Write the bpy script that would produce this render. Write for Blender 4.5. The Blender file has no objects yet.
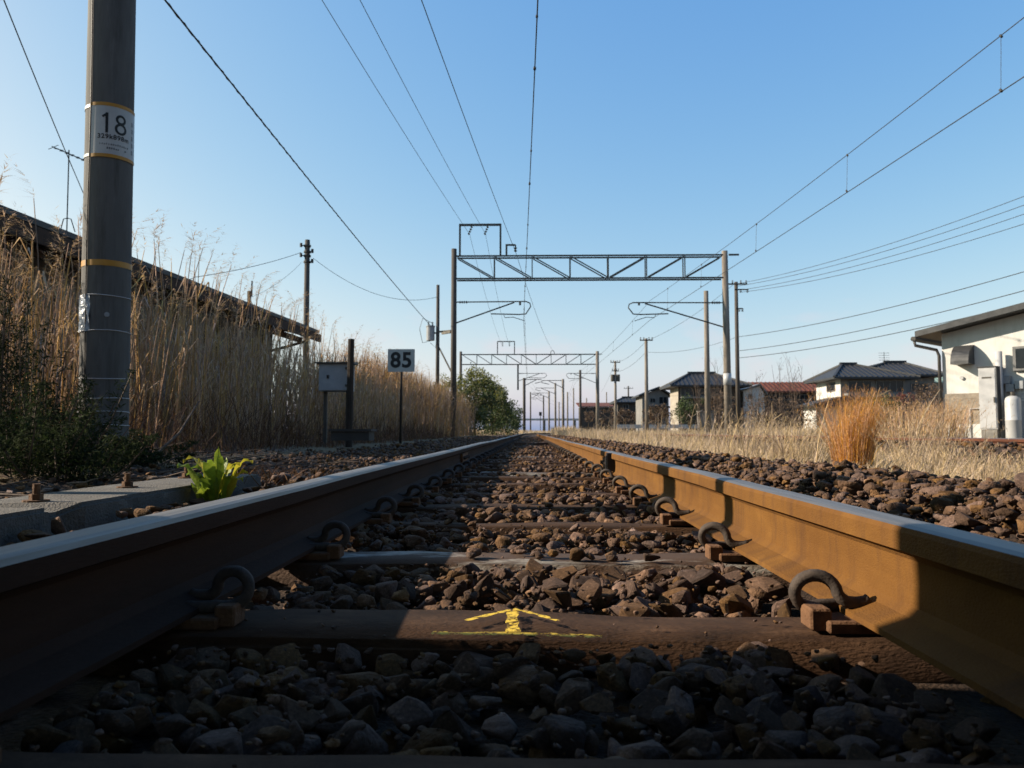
import bpy, bmesh, math, random
import numpy as np
from mathutils import Vector, Matrix, Quaternion, noise as mnoise
random.seed(11); rng = np.random.default_rng(11)
scene = bpy.context.scene
COL = scene.collection
R = math.radians

# ------------------------------------------------------------------ camera
F = 800.0; CX, CY = 512.0, 384.0; VPX, VPY = 530.0, 432.0
CAM = Vector((0.0155, 0.0, 0.13))
cam_d = bpy.data.cameras.new('camera'); cam = bpy.data.objects.new('camera', cam_d); COL.objects.link(cam)
cam_d.sensor_width = 17.3; cam_d.lens = 17.3*F/1024.0
cam_d.clip_start = 0.02; cam_d.clip_end = 6000
cam.location = CAM
yaw = math.atan((VPX-CX)/F); pitch = math.atan((VPY-CY)/F)
cam.rotation_euler = (math.pi/2+pitch, 0, yaw)
cam_d.dof.use_dof = True; cam_d.dof.focus_distance = 2.0; cam_d.dof.aperture_fstop = 5.0
scene.camera = cam
ROT = cam.rotation_euler.to_matrix()
def P(px, py, d):
    """world point seen at a pixel of the photograph, d metres up the track"""
    v = ROT @ Vector(((px-CX)/F, -(py-CY)/F, -1.0))
    return CAM + v*(d/v.y)
def proj(p):
    v = ROT.transposed() @ (Vector(p)-CAM)
    return (CX+F*v.x/-v.z, CY-F*v.y/-v.z, -v.z)

# ------------------------------------------------------------------ world, sun, exposure
SUN_AZ = 86.0          # degrees left of straight up the track
SUN_EL = 26.0
world = bpy.data.worlds.new('World'); scene.world = world; world.use_nodes = True
wn = world.node_tree.nodes; wl = world.node_tree.links
for n in list(wn): wn.remove(n)
sky = wn.new('ShaderNodeTexSky'); sky.sky_type = 'NISHITA'; sky.sun_disc = False
sky.sun_elevation = R(SUN_EL); sky.sun_rotation = R(-SUN_AZ)
sky.altitude = 0; sky.air_density = 1.0; sky.dust_density = 1.5; sky.ozone_density = 1.0
bg = wn.new('ShaderNodeBackground'); bg.inputs['Strength'].default_value = 0.090
wo = wn.new('ShaderNodeOutputWorld')
# a few thin clouds low above the horizon
tc = wn.new('ShaderNodeTexCoord'); mp = wn.new('ShaderNodeMapping'); mp.inputs['Scale'].default_value = (1.0, 1.0, 2.4)
mp.inputs['Location'].default_value = (0.35, 0.12, 0.05)
nz = wn.new('ShaderNodeTexNoise'); nz.inputs['Scale'].default_value = 7.5; nz.inputs['Detail'].default_value = 6; nz.inputs['Roughness'].default_value = 0.55
cr = wn.new('ShaderNodeValToRGB'); cr.color_ramp.elements[0].position = 0.55; cr.color_ramp.elements[1].position = 0.72
cr.color_ramp.elements[1].color = (0.55, 0.55, 0.55, 1)
sx = wn.new('ShaderNodeSeparateXYZ'); lowm = wn.new('ShaderNodeMapRange')
lowm.inputs['From Min'].default_value = 0.20; lowm.inputs['From Max'].default_value = 0.08
mul = wn.new('ShaderNodeMath'); mul.operation = 'MULTIPLY'
mix = wn.new('ShaderNodeMixRGB'); mix.inputs['Color2'].default_value = (4.3, 3.7, 3.9, 1)
wl.new(tc.outputs['Generated'], mp.inputs['Vector']); wl.new(mp.outputs['Vector'], nz.inputs['Vector'])
wl.new(nz.outputs['Fac'], cr.inputs['Fac']); wl.new(tc.outputs['Generated'], sx.inputs['Vector'])
wl.new(sx.outputs['Z'], lowm.inputs['Value']); wl.new(cr.outputs['Color'], mul.inputs[0]); wl.new(lowm.outputs['Result'], mul.inputs[1])
sp = wn.new('ShaderNodeSeparateColor'); cb = wn.new('ShaderNodeCombineColor'); wl.new(sky.outputs['Color'], sp.inputs['Color'])
for ch, gain, pw in (('Red', 1.29, 1.30), ('Green', 0.90, 0.82), ('Blue', 0.74, 0.30)):
    a_ = wn.new('ShaderNodeMath'); a_.operation = 'MULTIPLY'; a_.inputs[1].default_value = 0.15
    mn = wn.new('ShaderNodeMath'); mn.operation = 'MINIMUM'; mn.inputs[1].default_value = 0.56 if ch == 'Red' else 1.0
    p_ = wn.new('ShaderNodeMath'); p_.operation = 'POWER'; p_.inputs[1].default_value = pw
    m_ = wn.new('ShaderNodeMath'); m_.operation = 'MULTIPLY'; m_.inputs[1].default_value = gain/0.15
    wl.new(sp.outputs[ch], a_.inputs[0]); wl.new(a_.outputs[0], mn.inputs[0]); wl.new(mn.outputs[0], p_.inputs[0]); wl.new(p_.outputs[0], m_.inputs[0]); wl.new(m_.outputs[0], cb.inputs[ch])
wl.new(mul.outputs['Value'], mix.inputs['Fac']); wl.new(cb.outputs['Color'], mix.inputs['Color1'])
wl.new(mix.outputs['Color'], bg.inputs['Color']); wl.new(bg.outputs['Background'], wo.inputs['Surface'])

sun_d = bpy.data.lights.new('sun', 'SUN'); sun_d.energy = 5.0; sun_d.angle = R(0.55); sun_d.color = (1.0, 0.86, 0.68)
sun = bpy.data.objects.new('sun', sun_d); COL.objects.link(sun)
sdir = Vector((-math.sin(R(SUN_AZ))*math.cos(R(SUN_EL)), math.cos(R(SUN_AZ))*math.cos(R(SUN_EL)), math.sin(R(SUN_EL))))
sun.rotation_euler = sdir.to_track_quat('Z', 'Y').to_euler()
sun.location = (-30, 6, 16)
vs = scene.view_settings
vs.view_transform = 'Standard'; vs.look = 'None'; vs.exposure = 1.12; vs.gamma = 1.0; vs.use_curve_mapping = False

# ------------------------------------------------------------------ materials
def new_mat(name):
    m = bpy.data.materials.new(name); m.use_nodes = True
    nt = m.node_tree
    b = nt.nodes['Principled BSDF']
    return m, nt, b
ALB = 0.62
def vary(name, c1, c2, c3=None, rough=0.85, scale=8.0, detail=6.0, bump=0.0, bscale=60.0, metallic=0.0,
         island=0.0, spec=0.3, stretch=None, coord='Object', trans=0.0, ramp=(0.32, 0.68), stain=None, satmin=0.65):
    """noise between two or three colours, fine bump, optional per-piece tint"""
    c1 = tuple(ALB*q for q in c1); c2 = tuple(ALB*q for q in c2); c3 = tuple(ALB*q for q in c3) if c3 else None
    m, nt, b = new_mat(name); N = nt.nodes; L = nt.links
    t = N.new('ShaderNodeTexCoord'); src = t.outputs[coord]
    if stretch:
        mpn = N.new('ShaderNodeMapping'); mpn.inputs['Scale'].default_value = stretch
        L.new(src, mpn.inputs['Vector']); src = mpn.outputs['Vector']
    n1 = N.new('ShaderNodeTexNoise'); n1.inputs['Scale'].default_value = scale; n1.inputs['Detail'].default_value = detail
    n1.inputs['Roughness'].default_value = 0.65
    L.new(src, n1.inputs['Vector'])
    r = N.new('ShaderNodeValToRGB'); e = r.color_ramp.elements
    e[0].position = ramp[0]; e[0].color = (*c1, 1); e[1].position = ramp[1]; e[1].color = (*c2, 1)
    if c3: k = e.new((ramp[0]+ramp[1])/2+0.1); k.color = (*c3, 1)
    L.new(n1.outputs['Fac'], r.inputs['Fac']); col = r.outputs['Color']
    if island:
        g = N.new('ShaderNodeNewGeometry'); oi = N.new('ShaderNodeObjectInfo')
        ad = N.new('ShaderNodeMath'); ad.operation = 'ADD'; fr = N.new('ShaderNodeMath'); fr.operation = 'FRACT'
        L.new(g.outputs['Random Per Island'], ad.inputs[0]); L.new(oi.outputs['Random'], ad.inputs[1]); L.new(ad.outputs[0], fr.inputs[0])
        hs = N.new('ShaderNodeHueSaturation')
        mr = N.new('ShaderNodeMapRange'); mr.inputs['To Min'].default_value = 1-island; mr.inputs['To Max'].default_value = 1+island
        L.new(fr.outputs[0], mr.inputs['Value']); L.new(mr.outputs['Result'], hs.inputs['Value'])
        f2 = N.new('ShaderNodeMath'); f2.operation = 'MULTIPLY'; f2.inputs[1].default_value = 7.31
        f3 = N.new('ShaderNodeMath'); f3.operation = 'FRACT'; L.new(fr.outputs[0], f2.inputs[0]); L.new(f2.outputs[0], f3.inputs[0])
        mr2 = N.new('ShaderNodeMapRange'); mr2.inputs['To Min'].default_value = satmin; mr2.inputs['To Max'].default_value = 1.15
        L.new(f3.outputs[0], mr2.inputs['Value']); L.new(mr2.outputs['Result'], hs.inputs['Saturation'])
        mr3 = N.new('ShaderNodeMapRange'); mr3.inputs['To Min'].default_value = 0.487; mr3.inputs['To Max'].default_value = 0.513
        L.new(f3.outputs[0], mr3.inputs['Value']); L.new(mr3.outputs['Result'], hs.inputs['Hue'])
        L.new(col, hs.inputs['Color']); col = hs.outputs['Color']
    if stain:
        st_s, st_scale, st_c, st_a = stain
        mq = N.new('ShaderNodeMapping'); mq.inputs['Scale'].default_value = st_s; L.new(t.outputs[coord], mq.inputs['Vector'])
        n3 = N.new('ShaderNodeTexNoise'); n3.inputs['Scale'].default_value = st_scale; n3.inputs['Detail'].default_value = 9; n3.inputs['Roughness'].default_value = 0.7; L.new(mq.outputs['Vector'], n3.inputs['Vector'])
        r3 = N.new('ShaderNodeValToRGB'); r3.color_ramp.elements[0].position = 0.48; r3.color_ramp.elements[1].position = 0.70
        r3.color_ramp.elements[1].color = (st_a, st_a, st_a, 1); L.new(n3.outputs['Fac'], r3.inputs['Fac'])
        mz = N.new('ShaderNodeMixRGB'); mz.inputs['Color2'].default_value = (*(ALB*q for q in st_c), 1); L.new(r3.outputs['Color'], mz.inputs['Fac']); L.new(col, mz.inputs['Color1']); col = mz.outputs['Color']
    L.new(col, b.inputs['Base Color'])
    b.inputs['Roughness'].default_value = rough; b.inputs['Metallic'].default_value = metallic
    b.inputs['Specular IOR Level'].default_value = spec
    if bump:
        n2 = N.new('ShaderNodeTexNoise'); n2.inputs['Scale'].default_value = bscale; n2.inputs['Detail'].default_value = 5
        L.new(src, n2.inputs['Vector'])
        bp = N.new('ShaderNodeBump'); bp.inputs['Strength'].default_value = bump; bp.inputs['Distance'].default_value = 0.02
        L.new(n2.outputs['Fac'], bp.inputs['Height']); L.new(bp.outputs['Normal'], b.inputs['Normal'])
    if trans:
        out = N['Material Output']; tr = N.new('ShaderNodeBsdfTranslucent'); ms = N.new('ShaderNodeMixShader')
        ms.inputs['Fac'].default_value = trans
        L.new(col, tr.inputs['Color']); L.new(b.outputs['BSDF'], ms.inputs[1]); L.new(tr.outputs['BSDF'], ms.inputs[2])
        L.new(ms.outputs['Shader'], out.inputs['Surface'])
    return m
M = {}
M['stone'] = vary('ballast_stone', (0.080,0.041,0.021), (0.30,0.165,0.094), (0.18,0.095,0.050), rough=0.92, scale=9, bump=0.55, bscale=70, island=0.46, spec=0.2, coord='Generated', satmin=0.6)
M['stone_far'] = vary('ballast_stone_joined', (0.080,0.041,0.021), (0.30,0.165,0.094), (0.18,0.095,0.050), rough=0.92, scale=30, bump=0.5, bscale=110, island=0.46, spec=0.2, satmin=0.6)
M['bed'] = vary('ballast_fines', (0.024,0.013,0.008), (0.10,0.058,0.036), rough=0.95, scale=60, bump=0.9, bscale=160)
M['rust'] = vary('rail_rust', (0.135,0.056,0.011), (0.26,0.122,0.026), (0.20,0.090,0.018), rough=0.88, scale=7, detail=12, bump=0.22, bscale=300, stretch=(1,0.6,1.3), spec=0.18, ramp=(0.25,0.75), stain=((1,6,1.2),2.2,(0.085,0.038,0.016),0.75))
M['rust_shaded'] = vary('rail_rust_shaded', (0.022,0.010,0.006), (0.060,0.026,0.014), rough=0.85, scale=5, bump=0.12, bscale=220, stretch=(1,0.25,1.6), spec=0.15)  # rail rust darkened to put the left rail's shade into its colour
M['rust_red'] = vary('rail_rust_red', (0.09,0.032,0.018), (0.17,0.062,0.032), rough=0.85, scale=5, stretch=(1,0.25,1.6), spec=0.2)
M['railhead'] = vary('rail_running_surface', (0.20,0.185,0.17), (0.34,0.32,0.30), rough=0.52, scale=14, metallic=0.6, stretch=(6,0.2,1), spec=0.5, stain=((14,0.5,1),2.0,(0.16,0.10,0.06),0.6))
M['clip'] = vary('spring_steel', (0.040,0.032,0.028), (0.11,0.080,0.062), rough=0.8, scale=40, metallic=0.0, bump=0.15, bscale=200)
M['plate'] = vary('rusty_plate', (0.10,0.046,0.020), (0.23,0.115,0.055), rough=0.85, scale=20, bump=0.3, bscale=150)
M['sleeper'] = vary('creosoted_timber', (0.060,0.030,0.017), (0.165,0.092,0.054), (0.11,0.060,0.034), rough=0.93, scale=9, detail=10, bump=0.35, bscale=120, stretch=(0.8,2.2,2.2), spec=0.12, stain=((1,1,1),5.0,(0.035,0.022,0.016),0.8))
M['sleeper_pale'] = vary('bleached_timber', (0.10,0.056,0.034), (0.46,0.42,0.37), (0.22,0.17,0.13), rough=0.88, scale=2.6, detail=8, bump=0.3, bscale=110, stretch=(1,2.0,2.0), ramp=(0.53,0.62))
M['concrete'] = vary('weathered_concrete', (0.20,0.185,0.165), (0.38,0.355,0.32), (0.29,0.27,0.245), rough=0.92, scale=7, bump=0.35, bscale=120)
M['plinth'] = vary('old_plinth_concrete', (0.13,0.118,0.105), (0.28,0.262,0.24), (0.20,0.185,0.168), rough=0.95, scale=9, detail=10, bump=0.6, bscale=160)
M['pole_conc'] = vary('pole_concrete', (0.115,0.114,0.112), (0.20,0.197,0.19), (0.155,0.152,0.147), rough=0.85, scale=3, bump=0.15, bscale=90, stretch=(3,3,0.35), stain=((5,5,0.5),2.0,(0.06,0.055,0.05),0.8))
M['mast_conc'] = vary('mast_concrete', (0.20,0.17,0.14), (0.36,0.31,0.26), rough=0.85, scale=3, stretch=(3,3,0.4), stain=((4,4,0.5),1.5,(0.09,0.075,0.06),0.8))
M['mast_dark'] = vary('mast_weathered', (0.060,0.052,0.046), (0.13,0.11,0.095), rough=0.85, scale=3, stretch=(3,3,0.4))
M['steel'] = vary('weathered_steel', (0.080,0.074,0.066), (0.15,0.135,0.115), rough=0.6, scale=4, metallic=0.3)
M['wire'] = vary('dark_wire', (0.030,0.030,0.032), (0.06,0.058,0.056), rough=0.6, scale=3, metallic=0.2)
M['insul'] = vary('insulator_glaze', (0.05,0.035,0.03), (0.10,0.08,0.075), rough=0.3, scale=6)
M['darkwood'] = vary('dark_wood', (0.022,0.016,0.012), (0.06,0.043,0.032), rough=0.9, scale=5, bump=0.3, bscale=50, stretch=(4,4,0.5))
M['greybox'] = vary('grey_painted_steel', (0.30,0.315,0.34), (0.44,0.455,0.48), rough=0.5, scale=4)
M['greybox_pale'] = vary('pale_grey_painted_steel', (0.50,0.50,0.51), (0.62,0.62,0.63), rough=0.45, scale=4)
M['white'] = vary('white_enamel', (0.50,0.51,0.52), (0.60,0.60,0.60), rough=0.4, scale=5)
M['signwhite'] = vary('sign_face', (0.50,0.50,0.46), (0.62,0.62,0.58), rough=0.45, scale=6)
M['black'] = vary('black_print', (0.012,0.012,0.013), (0.022,0.022,0.024), rough=0.5, scale=5)
M['greyprint'] = vary('grey_print', (0.10,0.11,0.12), (0.16,0.17,0.18), rough=0.5, scale=5)
M['orange'] = vary('amber_band', (0.50,0.24,0.030), (0.62,0.31,0.05), rough=0.5, scale=6)
M['bluesheet'] = vary('crumpled_sheet', (0.22,0.27,0.34), (0.46,0.52,0.60), rough=0.25, scale=18, bump=0.8, bscale=22)
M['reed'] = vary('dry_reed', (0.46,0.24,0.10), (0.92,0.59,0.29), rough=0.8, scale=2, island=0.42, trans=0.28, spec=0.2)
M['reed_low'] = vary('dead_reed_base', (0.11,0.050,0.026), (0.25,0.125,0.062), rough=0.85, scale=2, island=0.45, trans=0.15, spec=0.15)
M['plume'] = vary('reed_plume', (0.62,0.39,0.19), (0.85,0.58,0.31), rough=0.9, scale=2, island=0.25, trans=0.4, spec=0.1)
M['drygrass'] = vary('pale_dry_grass', (0.52,0.36,0.20), (0.80,0.60,0.37), rough=0.85, scale=1.2, island=0.38, trans=0.25, spec=0.15)
M['litter'] = vary('leaf_litter', (0.10,0.055,0.035), (0.30,0.19,0.12), rough=0.9, scale=3, island=0.5)
M['orangegrass'] = vary('orange_broomsedge', (0.66,0.29,0.06), (0.95,0.48,0.13), rough=0.8, scale=2, island=0.5, trans=0.3, spec=0.15)
M['weedgreen'] = vary('dark_weed_leaf', (0.018,0.030,0.012), (0.055,0.070,0.026), rough=0.95, spec=0.05, scale=3, island=0.4, trans=0.25)
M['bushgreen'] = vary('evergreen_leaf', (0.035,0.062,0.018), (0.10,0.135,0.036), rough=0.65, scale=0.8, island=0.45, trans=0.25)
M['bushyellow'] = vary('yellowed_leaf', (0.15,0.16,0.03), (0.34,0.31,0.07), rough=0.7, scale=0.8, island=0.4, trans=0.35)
M['brownleaf'] = vary('withered_leaf', (0.10,0.058,0.035), (0.22,0.14,0.085), rough=0.85, scale=0.9, island=0.4, trans=0.2)
M['redleaf'] = vary('red_leaf', (0.16,0.030,0.018), (0.30,0.06,0.03), rough=0.7, scale=0.9, island=0.4, trans=0.3)
M['bark'] = vary('bark', (0.09,0.062,0.045), (0.18,0.13,0.10), rough=0.9, scale=5, bump=0.3, bscale=30)
M['docklight'] = vary('fresh_green_leaf', (0.09,0.19,0.018), (0.36,0.44,0.045), rough=0.45, scale=16, trans=0.45, bump=0.3, bscale=60)
M['dockyellow'] = vary('yellowing_leaf', (0.36,0.36,0.03), (0.60,0.50,0.05), rough=0.5, scale=16, trans=0.45, bump=0.3, bscale=60)
M['wall_shed'] = vary('shed_boards', (0.20,0.19,0.185), (0.33,0.32,0.31), rough=0.9, scale=3, stretch=(1,1,4))
M['eave'] = vary('eave_timber', (0.035,0.022,0.016), (0.085,0.052,0.036), rough=0.9, scale=4, stretch=(1,6,1))
M['rooftile'] = vary('dark_roof_tile', (0.028,0.029,0.032), (0.062,0.064,0.070), rough=0.55, scale=6, bump=0.6, bscale=5, stretch=(1,1,1))
M['redroof'] = vary('rust_red_roof', (0.13,0.040,0.026), (0.23,0.075,0.045), rough=0.8, scale=2, bump=0.4, bscale=5)
M['greenroof'] = vary('pale_green_roof', (0.30,0.42,0.36), (0.38,0.50,0.43), rough=0.6, scale=2)
M['cream'] = vary('cream_render', (0.74,0.73,0.70), (0.84,0.83,0.80), rough=0.85, scale=3, bump=0.1, bscale=80, stain=((2.5,2.5,0.5),1.0,(0.50,0.47,0.42),0.6))
M['beigewall'] = vary('beige_render', (0.36,0.32,0.27), (0.50,0.45,0.38), rough=0.9, scale=1.5)
M['greywall'] = vary('grey_render', (0.20,0.195,0.19), (0.30,0.29,0.28), rough=0.9, scale=1.5)
M['darkwall'] = vary('dark_board_wall', (0.055,0.047,0.042), (0.11,0.095,0.085), rough=0.9, scale=1.5)
M['tanstone'] = vary('tan_stone_panel', (0.26,0.215,0.17), (0.42,0.36,0.29), rough=0.9, scale=9, bump=0.6, bscale=30, stretch=(1,1,2.5))
M['frame'] = vary('window_frame', (0.16,0.16,0.16), (0.26,0.26,0.26), rough=0.5, scale=4)
M['glass'] = vary('dark_window_glass', (0.014,0.017,0.022), (0.035,0.04,0.048), rough=0.15, scale=1.5, spec=0.25)
M['pipe'] = vary('brown_downpipe', (0.05,0.045,0.042), (0.09,0.082,0.075), rough=0.5, scale=4)
M['hood'] = vary('dark_hood', (0.055,0.055,0.06), (0.10,0.10,0.105), rough=0.4, scale=5, metallic=0.3)
M['grassgreen'] = vary('green_grass', (0.05,0.10,0.02), (0.13,0.20,0.05), rough=0.8, scale=3, island=0.4, trans=0.3)
def paint_mat():
    m, nt, b = new_mat('yellow_chalk_paint'); N = nt.nodes; L = nt.links
    t = N.new('ShaderNodeTexCoord'); n = N.new('ShaderNodeTexNoise'); n.inputs['Scale'].default_value = 75; n.inputs['Detail'].default_value = 7; n.inputs['Roughness'].default_value = 0.7
    L.new(t.outputs['Object'], n.inputs['Vector'])
    r = N.new('ShaderNodeValToRGB'); r.color_ramp.elements[0].position = 0.43; r.color_ramp.elements[1].position = 0.53
    r.color_ramp.elements[0].color = (0,0,0,1); r.color_ramp.elements[1].color = (1,1,1,1)
    L.new(n.outputs['Fac'], r.inputs['Fac']); L.new(r.outputs['Color'], b.inputs['Alpha'])
    b.inputs['Base Color'].default_value = (0.62, 0.42, 0.03, 1); b.inputs['Roughness'].default_value = 0.8
    return m
M['paint'] = paint_mat()
def ground_mat():
    m, nt, b = new_mat('earth_and_dead_grass'); N = nt.nodes; L = nt.links
    t = N.new('ShaderNodeTexCoord')
    n1 = N.new('ShaderNodeTexNoise'); n1.inputs['Scale'].default_value = 0.55; n1.inputs['Detail'].default_value = 8
    n2 = N.new('ShaderNodeTexNoise'); n2.inputs['Scale'].default_value = 22; n2.inputs['Detail'].default_value = 8
    for n in (n1, n2): L.new(t.outputs['Object'], n.inputs['Vector'])
    r = N.new('ShaderNodeValToRGB'); e = r.color_ramp.elements
    e[0].position = 0.3; e[0].color = (0.06,0.040,0.025,1); e[1].position = 0.7; e[1].color = (0.19,0.14,0.08,1)
    mx = N.new('ShaderNodeMixRGB'); mx.inputs['Fac'].default_value = 0.6; L.new(n1.outputs['Fac'], mx.inputs['Color1']); L.new(n2.outputs['Fac'], mx.inputs['Color2'])
    L.new(mx.outputs['Color'], r.inputs['Fac']); L.new(r.outputs['Color'], b.inputs['Base Color'])
    bp = N.new('ShaderNodeBump'); bp.inputs['Strength'].default_value = 0.8; bp.inputs['Distance'].default_value = 0.03
    L.new(n2.outputs['Fac'], bp.inputs['Height']); L.new(bp.outputs['Normal'], b.inputs['Normal'])
    b.inputs['Roughness'].default_value = 0.95; b.inputs['Specular IOR Level'].default_value = 0.1
    return m
M['ground'] = ground_mat()

# ------------------------------------------------------------------ helpers
class MB:
    """collects boxes, tubes and sheets; build() links them as one mesh object"""
    def __init__(s): s.v = []; s.f = []; s.mi = []
    def add(s, vs, fs, mi=0):
        o = len(s.v); s.v += [tuple(x) for x in vs]; s.f += [tuple(i+o for i in f) for f in fs]; s.mi += [mi]*len(fs); return s
    def box(s, lo, hi, mi=0, mat=None):
        x0,y0,z0 = lo; x1,y1,z1 = hi
        vs = [Vector(c) for c in ((x0,y0,z0),(x1,y0,z0),(x1,y1,z0),(x0,y1,z0),(x0,y0,z1),(x1,y0,z1),(x1,y1,z1),(x0,y1,z1))]
        if mat is not None: vs = [mat @ v for v in vs]
        return s.add(vs, [(0,3,2,1),(4,5,6,7),(0,1,5,4),(1,2,6,5),(2,3,7,6),(3,0,4,7)], mi)
    def tube(s, pts, r, n=8, mi=0, cap=True):
        pts = [Vector(p) for p in pts]; m = len(pts)
        rs = r if isinstance(r, (list, tuple)) else [r]*m
        t0 = (pts[1]-pts[0]).normalized()
        up = Vector((0,0,1)) if abs(t0.z) < 0.9 else Vector((1,0,0))
        a = t0.cross(up).normalized(); vs = []
        prev = t0
        for i, p in enumerate(pts):
            t = (pts[min(i+1,m-1)]-pts[max(i-1,0)]).normalized()
            q = prev.rotation_difference(t); a = (q @ a).normalized(); a = (a - t*a.dot(t)).normalized(); b = t.cross(a); prev = t
            for k in range(n):
                w = 2*math.pi*k/n; vs.append(p + (a*math.cos(w)+b*math.sin(w))*rs[i])
        fs = [(i*n+k, i*n+(k+1)%n, (i+1)*n+(k+1)%n, (i+1)*n+k) for i in range(m-1) for k in range(n)]
        if cap: fs += [tuple(range(n-1,-1,-1)), tuple((m-1)*n+k for k in range(n))]
        return s.add(vs, fs, mi)
    def bar(s, a, b, w, h=None, mi=0):
        """square bar from a to b"""
        a = Vector(a); b = Vector(b); h = h or w; t = (b-a).normalized()
        up = Vector((0,0,1)) if abs(t.z) < 0.95 else Vector((0,1,0))
        x = t.cross(up).normalized()*w/2; y = x.cross(t).normalized()*h/2
        vs = [a-x-y,a+x-y,a+x+y,a-x+y,b-x-y,b+x-y,b+x+y,b-x+y]
        return s.add(vs, [(0,1,2,3),(7,6,5,4),(0,4,5,1),(1,5,6,2),(2,6,7,3),(3,7,4,0)], mi)
    def build(s, name, mats, parent=None, smooth=False, local=False):
        me = bpy.data.meshes.new(name)
        o3 = Vector((0,0,0)); q = None if local else parent
        while q is not None: o3 = o3 + q.location; q = q.parent
        me.from_pydata([tuple(Vector(v)-o3) for v in s.v], [], s.f)
        for m in (mats if isinstance(mats, (list,tuple)) else [mats]): me.materials.append(m)
        if any(s.mi): me.polygons.foreach_set('material_index', s.mi)
        if smooth: me.polygons.foreach_set('use_smooth', [True]*len(me.polygons))
        me.validate(); me.update()
        return link(name, me, parent)
def link(name, me, parent=None, loc=(0,0,0)):
    o = bpy.data.objects.new(name, me); COL.objects.link(o); o.location = loc
    if parent is not None: o.parent = parent
    return o
def np_mesh(name, v, t, mats, mi=None, parent=None, smooth=False):
    me = bpy.data.meshes.new(name); v = np.asarray(v, dtype=np.float32); t = np.asarray(t, dtype=np.int32)
    me.vertices.add(len(v)); me.vertices.foreach_set('co', v.ravel())
    me.loops.add(t.size); me.loops.foreach_set('vertex_index', t.ravel())
    me.polygons.add(len(t)); me.polygons.foreach_set('loop_start', np.arange(0, t.size, 3, dtype=np.int32))
    for m in (mats if isinstance(mats, (list,tuple)) else [mats]): me.materials.append(m)
    if mi is not None: me.polygons.foreach_set('material_index', np.asarray(mi, dtype=np.int32))
    if smooth: me.polygons.foreach_set('use_smooth', np.ones(len(t), dtype=bool))
    me.update(calc_edges=True)
    return link(name, me, parent)
def tag(o, label=None, cat=None, group=None, kind=None):
    if label: o['label'] = label
    if cat: o['category'] = cat
    if group: o['group'] = group
    if kind: o['kind'] = kind
    return o
def empty(name, loc, label=None, cat=None, group=None, rz=0.0):
    o = bpy.data.objects.new(name, None); COL.objects.link(o); o.location = loc; o.rotation_euler = (0,0,rz)
    o.empty_display_size = 0.2
    return tag(o, label, cat, group)
def copy_tree(o, parent=None, loc=None):
    c = o.copy(); COL.objects.link(c); c.parent = parent
    if loc is not None: c.location = loc
    for ch in list(o.children): copy_tree(ch, c)
    return c
def instance(protos, pid, pos, rot, scl):
    """replicate (v,t,mi) prototypes: rot (n,3,3), scl (n,) or (n,3)"""
    V=[];T=[];I=[];off=0
    scl = np.asarray(scl)
    if scl.ndim == 1: scl = np.repeat(scl[:,None],3,1)
    for k,(pv,pt,pm) in enumerate(protos):
        ids = np.nonzero(pid==k)[0]
        if len(ids)==0: continue
        vv = pv[None]*scl[ids][:,None,:]
        vv = np.einsum('nij,nkj->nki', rot[ids], vv) + pos[ids][:,None,:]
        tt = pt[None] + (np.arange(len(ids))*len(pv))[:,None,None] + off
        V.append(vv.reshape(-1,3)); T.append(tt.reshape(-1,3)); I.append(np.tile(pm,len(ids))); off += len(ids)*len(pv)
    return np.concatenate(V), np.concatenate(T), np.concatenate(I)
def rotz(a):
    c,s = np.cos(a),np.sin(a); z=np.zeros_like(c); o=np.ones_like(c)
    return np.stack([np.stack([c,-s,z],-1),np.stack([s,c,z],-1),np.stack([z,z,o],-1)],-2)
def randrot(n):
    q = rng.normal(size=(n,4)); q /= np.linalg.norm(q,axis=1,keepdims=True); w,x,y,z = q.T
    return np.stack([np.stack([1-2*(y*y+z*z),2*(x*y-z*w),2*(x*z+y*w)],-1),np.stack([2*(x*y+z*w),1-2*(x*x+z*z),2*(y*z-x*w)],-1),np.stack([2*(x*z-y*w),2*(y*z+x*w),1-2*(x*x+y*y)],-1)],-2)
def smoothstep(a,b,x):
    t = np.clip((x-a)/(b-a),0,1); return t*t*(3-2*t)

# ------------------------------------------------------------------ terrain
HG = 1.067/2; HEADW = 0.065; RAILH = 0.153; RC = HG+HEADW/2
SL_TOP = -0.172                       # top of the timber sleepers (rail head = 0)
def curve_x(y):                        # the line bends gently right far away
    y = np.asarray(y, dtype=float); return np.where(y > 62, 0.0007*(np.clip(y,62,None)-62)**2, 0.0)
def track2_x(y):
    y = np.asarray(y, dtype=float); return np.where(y < 55, 6.65-0.030*y, 5.0+0*y) + curve_x(y)
def ground_z(x, y):
    x = np.asarray(x, dtype=float); y = np.asarray(y, dtype=float)
    xs = x - curve_x(y)
    z = np.full(np.broadcast(x,y).shape, -0.235)
    z = z + smoothstep(0.75,1.25,xs)*0.125 - smoothstep(1.55,2.1,xs)*0.14      # right shoulder, then cess
    t2 = track2_x(y)
    z = z + smoothstep(1.9,1.2,np.abs(x-t2))*0.205
    z = z + smoothstep(8.5,12,xs)*0.06
    z = z + smoothstep(-0.75,-1.15,xs)*0.085 + smoothstep(-1.7,-2.6,xs)*0.075
    return z
def gz(x, y): return float(ground_z(x, y))
xs = np.unique(np.concatenate([np.linspace(-3000,-60,14), np.linspace(-60,-8,20), np.linspace(-8,-3,20), np.linspace(-3,3.2,84), np.linspace(3.2,12,44), np.linspace(12,60,24), np.linspace(60,3000,14)]))
ys = np.unique(np.concatenate([np.linspace(-300,-6,14), np.linspace(-6,14,80), np.linspace(14,70,50), np.linspace(70,300,40), np.linspace(300,3500,16)]))
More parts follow.
